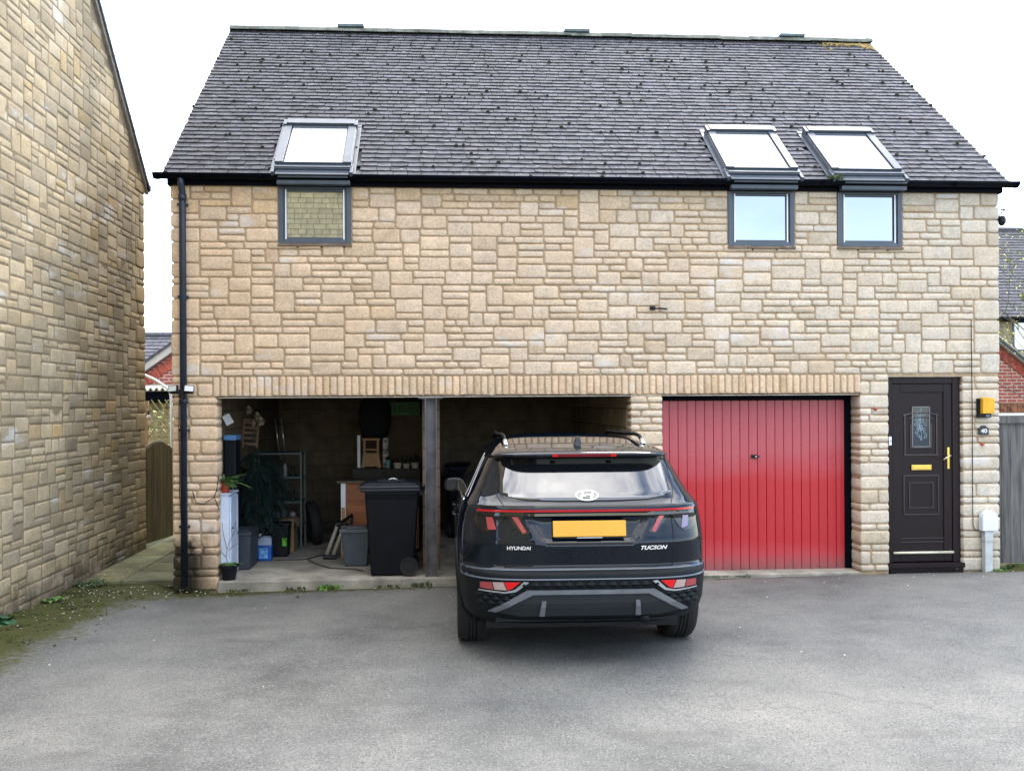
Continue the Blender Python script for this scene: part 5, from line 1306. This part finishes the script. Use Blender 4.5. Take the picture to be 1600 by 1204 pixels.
    q = MB(); q.box(-.70, -.18, 2.45, 2.78, 1.69, 1.712); q.box(-.69, -.19, 2.74, 2.77, 1.1, 1.69)
    tag(q.build('wall_board', simple('chipboard', (.11, .07, .045), .8, var=.15)), 'brown chipboard panel with shelf under the green crate', 'shelf')
    p = thing('blue_pot', 'little pale blue pot with a sprig on the dresser shelf', 'plant', (-.655, 2.12, T))
    q = MB(); pot(q, .036, .11, k=.75); q.build('pot', simple('pot_blue', (.13, .28, .32), .5), p)
    q = MB()
    for k in range(8): q.leaf((0, 0, .1), (rn.uniform(-1, 1), rn.uniform(-1, 1), 1.2), .1, .02, .3)
    q.build('sprig', M_dgreen, p)
    for k, x in enumerate((-.525, -.41, -.29)):
        p = thing('seedling_tub', ('left', 'middle', 'right')[k]+' of three cream seedling tubs on the dresser shelf', 'plant tub', (x, 2.1, T), group='cream seedling tubs')
        q = MB(); pot(q, .058 if k != 1 else .05, .075 if k != 1 else .06, k=.8); q.build('tub', simple('cream_tub', (.42, .40, .32), .6, var=.1), p)
        q = MB()
        for i in range(16): q.leaf((rn.uniform(-.03, .03), rn.uniform(-.03, .03), .06), (rn.uniform(-1, 1), rn.uniform(-.6, 1), rn.uniform(.8, 2)), rn.uniform(.06, .26 if k else .14), .022, .4)
        q.build('seedlings', simple('seedling', (.03, .045, .035), .6, var=.4, scale=30), p)
    # grey lidded bin
    b = thing('grey_bin', 'small grey lidded bin on the floor beside the wheelie bin', 'bin', (-.97, .86, FZ))
    tub(.165, .13, .40, .8, simple('bin_grey', (.05, .065, .08), .55, var=.12), 'tub', b)
    q = MB(); q.box(-.19, .19, -.15, .15, .40, .445); q.box(-.12, .13, -.1, .1, .446, .465); q.box(-.10, -.085, -.158, -.14, .38, .46); q.build('lid', simple('bin_lid', (.075, .085, .10), .5, var=.1), b, bevel=.01)
    t = thing('folded_stand', 'folded metal stand with pale legs leaning left of the grey bin', 'stand', (-1.38, 1.3, FZ))
    BG = simple('beige_tube', (.33, .30, .24), .4, var=.15)
    for dx in (0, .085):
        q = MB(); q.tube([(dx, 0, .05), (dx+.13, .12, .42)], .024, 10); q.build('leg', BG, t, smooth=True)
    q = MB(); q.tube([(-.035, -.02, .025), (.12, -.02, .018)], .028, 8); q.tube([(.11, .1, .41), (.25, .12, .43)], .03, 8); q.tube([(.17, .08, .44), (.3, .2, .52)], .022, 6); q.tube([(.25, .0, .02), (.3, .2, .5)], .016, 6); q.build('crossbar', M_dark, t)
    q = MB(); q.box(-1.205, -1.165, 1.42, 1.45, FZ, FZ+.62); tag(q.build('timber_offcut', M_wood), 'pale timber offcut upright against the dresser', 'timber')
    c = MB(); pts = []
    for (x, y) in ((-2.0, 1.25), (-1.7, 1.25), (-1.62, 1.3), (-1.45, 1.6), (-1.3, 1.9)): pts.append((x, y, FZ+.008))
    c.tube(pts, .008, 5); c.tube([(-1.62, 1.3, FZ+.008), (-1.45, .9, FZ+.008), (-1.25, .62, FZ+.008), (-.98, .55, FZ+.008), (-.86, .42, FZ+.008)], .008, 5)
    tag(c.build('floor_cable', simple('cable_grey', (.06, .055, .045), .7)), 'thin dark cable trailing over the left garage floor', 'cable')
    # wheelie bins
    WB = simple('bin_black', (.002, .003, .006), .45, spec=.25, var=.25, scale=5, bump=.05); WL = simple('bin_lid_black', (.008, .010, .016), .42, spec=.4, var=.2, scale=6)
    def wheelie(label, loc, rz):
        b = thing('wheelie_bin', label, 'wheelie bin', loc, rz, 'wheelie bins in the garages')
        q = MB()            # long side along x, handle at +x
        lo = [(-.27, -.23), (.20, -.23), (.20, .23), (-.27, .23)]; hi = [(-.33, -.27), (.27, -.27), (.27, .27), (-.33, .27)]
        A = [q.vert((*v, .01)) for v in lo]; M1 = [q.vert((v[0]*.99+.0, v[1]*.99, .86)) for v in hi]; B = [q.vert((v[0]*1.0, v[1]*1.04, .95)) for v in hi]
        q.face(A[::-1]); q.face(B)
        for X_, Y_ in ((A, M1), (M1, B)):
            for k in range(4): q.face((X_[k], X_[(k+1) % 4], Y_[(k+1) % 4], Y_[k]))
        q.build('bin_body', WB, b, bevel=.02, seg=3)
        q = MB(); q.box(-.375, .29, -.295, .295, .945, .985); q.build('rim', WL, b, bevel=.012)
        q = MB(); o_ = [(-.40, -.30), (.28, -.30), (.28, .30), (-.40, .30)]; p_ = [(-.30, -.24), (.22, -.24), (.22, .24), (-.30, .24)]
        A = [q.vert((*v, .987)) for v in o_]; A2 = [q.vert((*v, 1.005)) for v in o_]; B = [q.vert((*v, 1.05)) for v in p_]
        q.face(A[::-1]); q.face(B)
        for X_, Y_ in ((A, A2), (A2, B)):
            for k in range(4): q.face((X_[k], X_[(k+1) % 4], Y_[(k+1) % 4], Y_[k]))
        q.box(-.2, .12, -.15, .15, 1.051, 1.066); q.build('lid', WL, b, bevel=.008)
        q = MB(); q.tube([(.29, -.26, .99), (.345, -.24, .98), (.345, .24, .98), (.29, .26, .99)], .016, 8); q.tube([(.30, -.28, .93), (.30, .28, .93)], .03, 8); q.build('handle', WB, b)
        for sg in (-1, 1):
            q = MB(); y = sg*.245; q.lathe([(.0, -.025), (.05, -.025), (.055, -.018), (.07, -.02), (.10, -.025), (.105, 0), (.10, .025), (.07, .02), (.055, .018), (.05, .025), (0, .025)], 28, 'y', (.16, y, .105)); q.build('wheel', M_rubber, b, smooth=False)
        q = MB(); q.tube([(.16, -.24, .105), (.16, .24, .105)], .012, 8); q.build('axle', M_dark, b)
        return b
    b1 = wheelie('black wheelie bin side on at the front of the left garage', (-.475, .33, FZ+.001), 0)
    copy_thing(b1, (.42, 3.1, FZ+.001), R(-90), 'black wheelie bin in shadow at the back, left of the parked car')
    q = MB(); q.xf = Matrix.Translation((-.50, .28, FZ+1.069)); q.poly([(-.05, -.02, .0), (.0, -.035, .012), (.045, -.02, .003), (.05, .02, .002), (0, .03, .014), (-.045, .02, .004)]); q.xf = None
    tag(q.build('paper_scrap', M_white, solid=.003), 'crumpled white paper scrap on the wheelie bin lid', 'paper')
contents()

# ------------------------------------------------------------------ weeds, scraps
def weeds():
    rn = random.Random(9)
    def clump(name, lab, x, y, z, n_, ln, wd, mat, lift=(.3, 1.0), spread=.05, sq=1):
        q = MB()
        for k in range(n_):
            a = rn.uniform(0, 6.28); q.leaf((rn.uniform(-spread, spread), rn.uniform(-spread, spread)*sq, 0), (math.cos(a), math.sin(a), rn.uniform(*lift)), ln*rn.uniform(.5, 1.1), wd*rn.uniform(.6, 1.2), rn.uniform(.3, .8))
        o = q.build(name, mat); o.location = (x, y, z); return tag(o, lab, 'weed')
    LG = simple('weed_green', (.07, .16, .025), .55, var=.35, scale=25); DG = simple('weed_dark', (.03, .075, .02), .55, var=.35, scale=25)
    clump('dandelion', 'broad leaved weed at the garage slab edge by the bin', -1.17, -.06, -.135, 26, .16, .055, LG, spread=.1)
    clump('weed', 'small weed tuft at the foot of the steel post', -.2, -.04, -.12, 26, .09, .03, DG, spread=.07)
    clump('weed', 'weed clump at the neighbour wall beside the paving', -3.88, .38, -.13, 90, .15, .02, DG, spread=.16)
    clump('weed', 'small leafy weed low on the neighbour wall', -3.93, -.55, -.12, 22, .11, .04, LG, spread=.07)
    clump('large_leaf_plant', 'large dark leaved plant at the bottom left corner', -3.93, -1.75, -.06, 22, .22, .14, simple('dock_green', (.02, .07, .03), .4, var=.3, scale=10), lift=(.25, .9), spread=.08)
    clump('weed', 'low weed strip in front of the red garage door', 3.25, -.07, -.1, 60, .06, .018, DG, spread=.28, sq=.12)
    clump('weed', 'weeds growing at the base of the right grey fence', 6.75, .12, -.1, 80, .12, .03, DG, spread=.2, sq=.4)
    clump('weed', 'weed tuft under the white cable box', 6.45, -.08, -.09, 40, .08, .02, LG, spread=.12, sq=.4)
    q = MB(); 
    for k in range(230):
        if k < 90: x = -3.98+abs(rn.gauss(0, .33)); y = rn.uniform(-2.2, 1.6)
        elif k < 150: x = rn.uniform(-3.9, -2.3); y = rn.gauss(-.15, .15)
        else: x = rn.uniform(-3.8, 6.5); y = rn.uniform(-.6, -.05) if rn.random() < .6 else rn.uniform(-4.5, -.3)
        z = gz(x, y)+.016+(.012 if y > .4 else 0); s_ = rn.uniform(.004, .012); a = rn.uniform(0, 6.28)
        if y > 0: x = clampv(x, -4.0, -2.95); z = -.112
        P = [(x+s_*math.cos(a+t)*(1 if i_ % 2 else .6), y+s_*math.sin(a+t), z+rn.uniform(0, .004)) for i_, t in enumerate((0, 1.3, 2.6, 3.9, 5.2))]; q.poly(P)
    tag(q.build('petals', simple('petal_white', (.6, .6, .55), .8, var=.2), solid=.002), kind='stuff')
    q = MB()     # moss cushions along the walls
    for k in range(3400):
        if k < 2700:
            y = rn.uniform(-2.9, .35); x = -4.03+abs(rn.gauss(0, .38))
            if noise.noise(Vector((x*4, y*4, 5))) < .0: continue
        else:
            x = rn.uniform(-3.9, 1.0); y = -.03-abs(rn.gauss(0, .16))
            if noise.noise(Vector((x*3, 2, 0))) < .05: continue
        z = gz(x, y)+.004; blob(q, (x, y, z), rn.uniform(.005, .015), 0, Vector((0, 0, 1)), rn)
    tag(q.build('moss', simple('ground_moss', (.038, .046, .008), 1, var=.6, scale=4, bump=.6), smooth=True), kind='stuff')
weeds()

# ------------------------------------------------------------------ passage and background
def board_panel(q, P0, P1, z0, tops, n_, th=.018, gap=.004, rn=random.Random(1)):
    P0 = Vector(P0); P1 = Vector(P1); d = (P1-P0); L_ = d.length; d.normalize(); nn = d.cross(Vector((0, 0, 1)))
    for k in range(n_):
        a = L_*k/n_+gap/2; b = L_*(k+1)/n_-gap/2; c = rn.uniform(.8, 1.2); q.cur = (c, c, c)
        za, zb = tops(k/n_), tops((k+1)/n_); off = rn.uniform(-.002, .002)
        pts = []
        for s_, o_ in ((a, 0), (b, 0), (b, th), (a, th)): pts.append(P0+d*s_+nn*(o_+off))
        lo = [q.vert((p.x, p.y, z0)) for p in pts]; hi = [q.vert((p.x, p.y, za if i in (0, 3) else zb)) for i, p in enumerate(pts)]
        q.face(lo[::-1]); q.face(hi)
        for i in range(4): q.face((lo[i], lo[(i+1) % 4], hi[(i+1) % 4], hi[i]))
def background():
    rn = random.Random(31)
    Mg = simple('gate_boards', (.135, .105, .05), .85, var=.3, scale=6, stretch=(4, 4, .3), bump=.4, bscale=30, tint=True)
    g = thing('wooden_gate', 'weathered arched wooden gate standing open at the passage end', 'gate', (-4.10, 2.80, -.1))
    q = MB(); board_panel(q, (0, 0, 0), (.15, .86, 0), .03, lambda t: 1.32+.12*math.sin(math.pi*t), 9, rn=rn); q.build('boards', Mg, g)
    q = MB(); pts = [(.15*k/12-.012, .86*k/12, 1.325+.12*math.sin(math.pi*k/12)) for k in range(13)]; q.tube(pts, .02, 6); q.build('arch_cap', Mg, g)
    q = MB(); q.box(-.05, .03, -.03, .04, 0, 1.4); q.build('post', Mg, g)
    tr = thing('trellis', 'green timber trellis with post behind the open gate', 'trellis', (-5.3, 6.2, -.2))
    YG = simple('trellis_wood', (.30, .27, .11), .8, var=.2)
    q = MB()
    for k in range(16): q.xf = Matrix.Translation((k*.12, 0, 1.35)) @ Matrix.Rotation(R(35), 4, 'Y'); q.box(-.01, .01, -.008, 0, -.0, 1.0)
    for k in range(16): q.xf = Matrix.Translation((k*.12, 0, 1.35)) @ Matrix.Rotation(R(-35), 4, 'Y'); q.box(-.01, .01, .002, .01, -.0, 1.0)
    q.xf = None; q.build('lattice', YG, tr)
    q = MB(); q.box(.13, .22, -.03, .05, 0, 2.15); q.build('post', simple('fence_post_brown', (.26, .17, .08), .8, var=.2), tr)
    def foliage(name, lab, cat, c, ext, n_, mat, sz, group=None, kind=None, parent=None):
        q = MB()
        for k in range(n_):
            p = Vector((rn.uniform(-1, 1), rn.uniform(-1, 1), rn.uniform(-1, 1)))
            if noise.noise(p*2.2) < -.12: continue
            p = Vector((p.x*ext[0], p.y*ext[1], p.z*ext[2])); v = rn.uniform(.6, 1.4); q.cur = (v, v, v*.9)
            q.leaf(p, (rn.uniform(-1, 1), rn.uniform(-1, 1), rn.uniform(-.6, 1)), sz*rn.uniform(.6, 1.3), sz*.5, .2, n=2)
        o = q.build(name, mat, parent); o.location = c
        return o
    LF = simple('leaf_yellow_green', (.20, .27, .06), .6, var=.3, scale=4, tint=True)
    tag(foliage('hedge', '', '', (-5.0, 7.2, .7), (1.6, .4, 1.1), 2600, LF, .09), 'light green hedge behind the trellis', 'hedge')
    q = MB(); q.tube([(-5.6, 5, 2.50), (-5.2, 5, 2.47), (-4.83, 5, 2.40), (-4.58, 5, 2.28), (-4.40, 5, 2.15), (-4.345, 5, 2.05), (-4.335, 5, 1.9), (-4.335, 5, -.2)], .022, 8)
    tag(q.build('curved_pole', M_white, smooth=True), 'white curved gazebo pole behind the gate', 'pole')
    f = thing('festoon_light', 'string of festoon bulbs hung across behind the gate', 'string light', (-5.6, 5, 1.86))
    q = MB(); q.tube([(0, 0, 0), (.5, 0, -.07), (.85, 0, -.09), (1.25, 0, -.03)], .006, 5); q.build('string', M_dark, f)
    for x, z in ((.9, -.09), (.45, -.065)):
        q = MB(); q.tube([(x, 0, z), (x, 0, z-.05)], .016, 8); ca = q.build('bulb_holder', M_dark, f)
        q = MB(); q.lathe([(.01, 0), (.03, -.03), (.033, -.055), (.02, -.08), (0, -.085)], 12, 'z', (x, 0, z-.05)); q.build('bulb', simple('bulb_glass', (.6, .5, .45), .1), ca, smooth=True)
    s = thing('stone_shed', 'small stone outbuilding with dark fascia beyond the gate', 'shed', (-6.5, 9, -.2))
    q = MB(); q.box(0, 4.5, 0, 2, 0, 2.15); q.build('wall', brick_mat('shed_stone', (.33, .26, .16), (.28, .21, .13), (.2, .16, .1), bw=.5, bh=.2), s)
    q = MB(); q.box(-.1, 4.6, -.12, -.02, 2.12, 2.36); q.build('fascia', M_black, s)
    q = MB()
    for k in range(40):
        x0 = k*.12-.1; A = [(x0+.12*i/6, .035*math.sin(2*math.pi*i/6)) for i in range(7)]
        for i in range(6): q.quad((A[i][0], -.2, 2.40+A[i][1]), (A[i+1][0], -.2, 2.40+A[i+1][1]), (A[i+1][0], 2.1, 2.5+A[i+1][1]), (A[i][0], 2.1, 2.5+A[i][1]))
    q.build('corrugated_roof', M_fascia, s, solid=.02)
    b = thing('brick_garage', 'red brick gable with pale verge between the left houses', 'garage', (-8.2, 11.2, -.2))
    q = MB(); q.prism([(0, 0), (7, 0), (7, 1.9), (3.5, 4.25), (0, 1.75)], 0, .3); q.box(0, 7, .3, 5, 0, 1.75); q.build('wall', M_brick, b)
    sl = math.atan2(2.5, 3.5)
    q = MB(); q.xf = Matrix.Translation((-.15, 0, 1.70)) @ Matrix.Rotation(-sl, 4, 'Y'); q.box(0, 4.5, -.12, -.01, -.02, .13); q.xf = None; q.build('verge_board', M_fascia, b)
    q = MB()
    for k in range(48):
        q.xf = Matrix.Translation((-.0, 0, 1.72)) @ Matrix.Rotation(-sl, 4, 'Y') @ Matrix.Translation((k*.085, 0, -.235)); q.cur = (1, 1, 1); q.box(.004, .079, -.02, .02, 0, .20)
    q.xf = None; q.build('brick_verge_course', simple('brick_red', (.36, .08, .05), .9, var=.3, scale=10), b)
    q = MB(); q.xf = Matrix.Translation((-.2, -.15, 1.82)) @ Matrix.Rotation(-sl, 4, 'Y'); q.box(0, 4.6, 0, 5, 0, .05); q.xf = None; q.build('roof', M_tile, b)
    def far_house(name, lab, x0, x1, y0, ridge_y, z_e, z_r, wallm, wins=(), g=.24, thing_z=-.2):
        h = thing(name, lab, 'house', (x0, y0, thing_z))
        W = x1-x0; D_ = 2*(ridge_y-y0)
        q = MB(); i = [q.vert(p) for p in ((0, 0, 0), (0, D_, 0), (0, D_, z_e), (0, D_/2, z_r), (0, 0, z_e))]; k = [q.vert((W, q.v[j][1], q.v[j][2])) for j in i]
        q.face(i[::-1]); q.face(k)
        for a in range(5): q.face((i[a], i[(a+1) % 5], k[(a+1) % 5], k[a]))
        q.build('wall', wallm, h)
        th = math.atan2(z_r-z_e, D_/2); sd_ = Vector((0, math.cos(th), math.sin(th))); n__ = Vector((0, -math.sin(th), math.cos(th))); L_ = (D_/2+.3)/math.cos(th)
        q = MB(); tile_roof(q, Vector((-.2, 0, z_e))-sd_*.3+n__*.03, Vector((1, 0, 0)), sd_, n__, W+.4, int(L_/g), g, .35, rn, thick=.03)
        q.build('roof', M_tile, h)
        q = MB(); q.tube([(-.2, D_/2, z_r+.05), (W+.2, D_/2, z_r+.05)], .12, 8); q.build('ridge', M_tile, h)
        q = MB(); q.box(-.2, W+.2, -.36, -.24, z_e-.32, z_e-.2); q.build('gutter', M_black, h)
        for (wx, wz, ww, wh) in wins:
            q = MB(); q.box(wx, wx+ww, -.03, .05, wz, wz+.06); q.box(wx, wx+ww, -.03, .05, wz+wh-.06, wz+wh); q.box(wx, wx+.06, -.03, .05, wz+.06, wz+wh-.06); q.box(wx+ww-.06, wx+ww, -.03, .05, wz+.06, wz+wh-.06); q.box(wx+ww/2-.03, wx+ww/2+.03, -.03, .05, wz+.06, wz+wh-.06)
            f_ = q.build('window', M_anth, h); q = MB(); q.box(wx+.05, wx+ww-.05, -.012, -.004, wz+.05, wz+wh-.05); q.build('pane', M_pane, f_)
        return h
    far_house('background_house', 'low far house with grey tiled roof above the brick gable', -14, -6, 20, 23.2, 2.5, 4.55, M_brick)
    BW = brick_mat('far_stone', (.36, .29, .19), (.31, .25, .16), (.22, .18, .12), bw=.4, bh=.15)
    far_house('background_house', 'far stone house with tiled roof and windows at right edge', 19.2, 32, 22, 26.8, 5.3, 9.3, BW, wins=((2.2, 3.9, 1.2, 1.15), (5, 3.9, 1.2, 1.15)), g=.22)
    b = thing('right_brick_garage', 'red brick gable building behind the right grey fence', 'garage', (9.2, 9, -.2))
    b.name = 'brick_garage'
    q = MB(); q.prism([(0, 0), (5.4, 0), (5.4, 1.6), (1.6, 4.55), (0, 3.3)], 0, .3); q.box(0, 5.4, .3, 5, 0, 1.6); q.build('wall', M_brick, b)
    s2 = math.atan2(-2.95, 3.8)
    q = MB(); q.xf = Matrix.Translation((1.6, 0, 4.55)) @ Matrix.Rotation(-s2, 4, 'Y'); q.box(-.1, 5, -.12, -.01, -.02, .10); q.xf = None; q.build('verge_board', M_fascia, b)
    q = MB()
    for k in range(60): q.xf = Matrix.Translation((1.6, 0, 4.55)) @ Matrix.Rotation(-s2, 4, 'Y') @ Matrix.Translation((k*.078, 0, -.23)); q.box(.004, .072, -.02, .02, 0, .20)
    q.xf = None; q.build('brick_verge_course', simple('brick_red_b', (.34, .075, .05), .9, var=.3, scale=10), b)
    q = MB(); q.xf = Matrix.Translation((1.5, -.15, 4.64)) @ Matrix.Rotation(-s2, 4, 'Y'); q.box(0, 5, 0, 5, 0, .05); q.xf = None; q.build('roof', M_tile, b)
    q = MB()
    for k in range(60): q.box(.4+k*.078, .4+k*.078+.07, -.02, .02, 1.80, 2.02)
    q.build('soldier_course', simple('brick_brown', (.20, .085, .045), .9, var=.4, scale=12), b)
    q = MB(); q.box(.4, 5.2, -.04, .02, 1.72, 1.79); q.build('door_head', M_white, b)
    q = MB(); q.box(.4, 5.2, -.03, .02, .1, 1.715); q.build('door_panel', M_gwood, b)
    # right fence
    FW = simple('fence_boards', (.092, .088, .084), .85, var=.35, scale=7, stretch=(4, 4, .3), bump=.4, bscale=30, tint=True)
    f = thing('timber_fence', 'tall silvery grey board fence at the right edge', 'fence', (6.56, .3, -.12))
    q = MB(); board_panel(q, (.05, 0, 0), (2.6, 0, 0), .05, lambda t: 1.80, 22, rn=rn); q.build('boards', FW, f)
    q = MB(); q.cur = (1.1, 1.1, 1.1); q.box(.04, 2.62, -.05, -.001, 1.72, 1.81); q.build('top_rail', FW, f)
    q = MB(); q.box(-.02, .045, -.04, .05, 0, 1.78); q.build('post', FW, f)
    # tree at right
    t = thing('young_tree', 'thin branched tree with yellow green buds at right edge', 'tree', (12.5, 7.5, -.2))
    TB = simple('bark', (.10, .085, .065), .9, var=.3)
    q = MB(); L2 = []
    def grow(p, d, ln, r, lev):
        pts = [p]; k = 5
        for i in range(k):
            d = (d+Vector((rn.uniform(-.25, .25), rn.uniform(-.25, .25), rn.uniform(-.05, .2)))).normalized(); p = p+d*ln/k; pts.append(p)
            if lev and rn.random() < .8: grow(p, (d+Vector((rn.uniform(-1, 1), rn.uniform(-1, 1), rn.uniform(.0, .7)))).normalized(), ln*rn.uniform(.45, .7), r*.55, lev-1)
            if lev <= 1: L2.append((p, d))
        q.tube(pts, [r*(1-.6*i/k) for i in range(k+1)], 5)
    grow(Vector((0, 0, 0)), Vector((0, 0, 1)), 3.0, .035, 0); L2.clear()
    for k in range(11): grow(Vector((0, 0, 1.6+k*.16)), Vector((math.cos(k*2.4), math.sin(k*2.4), 1.0)).normalized(), 2.0, .014, 2)
    q.build('trunk', TB, t)
    q = MB()
    for p, d in L2:
        if rn.random() > .55: continue
        for k in range(rn.randint(2, 5)):
            v = rn.uniform(.7, 1.3); q.cur = (v, v, v); q.leaf(p+Vector((rn.gauss(0, .05), rn.gauss(0, .05), rn.gauss(0, .05))), (rn.uniform(-1, 1), rn.uniform(-1, 1), rn.uniform(-.5, 1)), rn.uniform(.04, .08), .03, .2, n=2)
    q.build('crown', simple('bud_leaf', (.33, .36, .05), .6, var=.2, tint=True), t)
    # the house across the yard, which the window panes and the car mirror
    h = far_house('opposite_house', 'stone gable across the yard behind the viewer, mirrored in the left window', 0, 10, 0, 4.6, 6.2, 10.8, brick_mat('opposite_stone', (.50, .44, .24), (.40, .35, .19), (.2, .17, .1), bw=.36, bh=.15, axes='YZ', sq=.62), g=.3)
    h.location = (-.8, -26, 0); h.rotation_euler = (0, 0, R(90))
background()
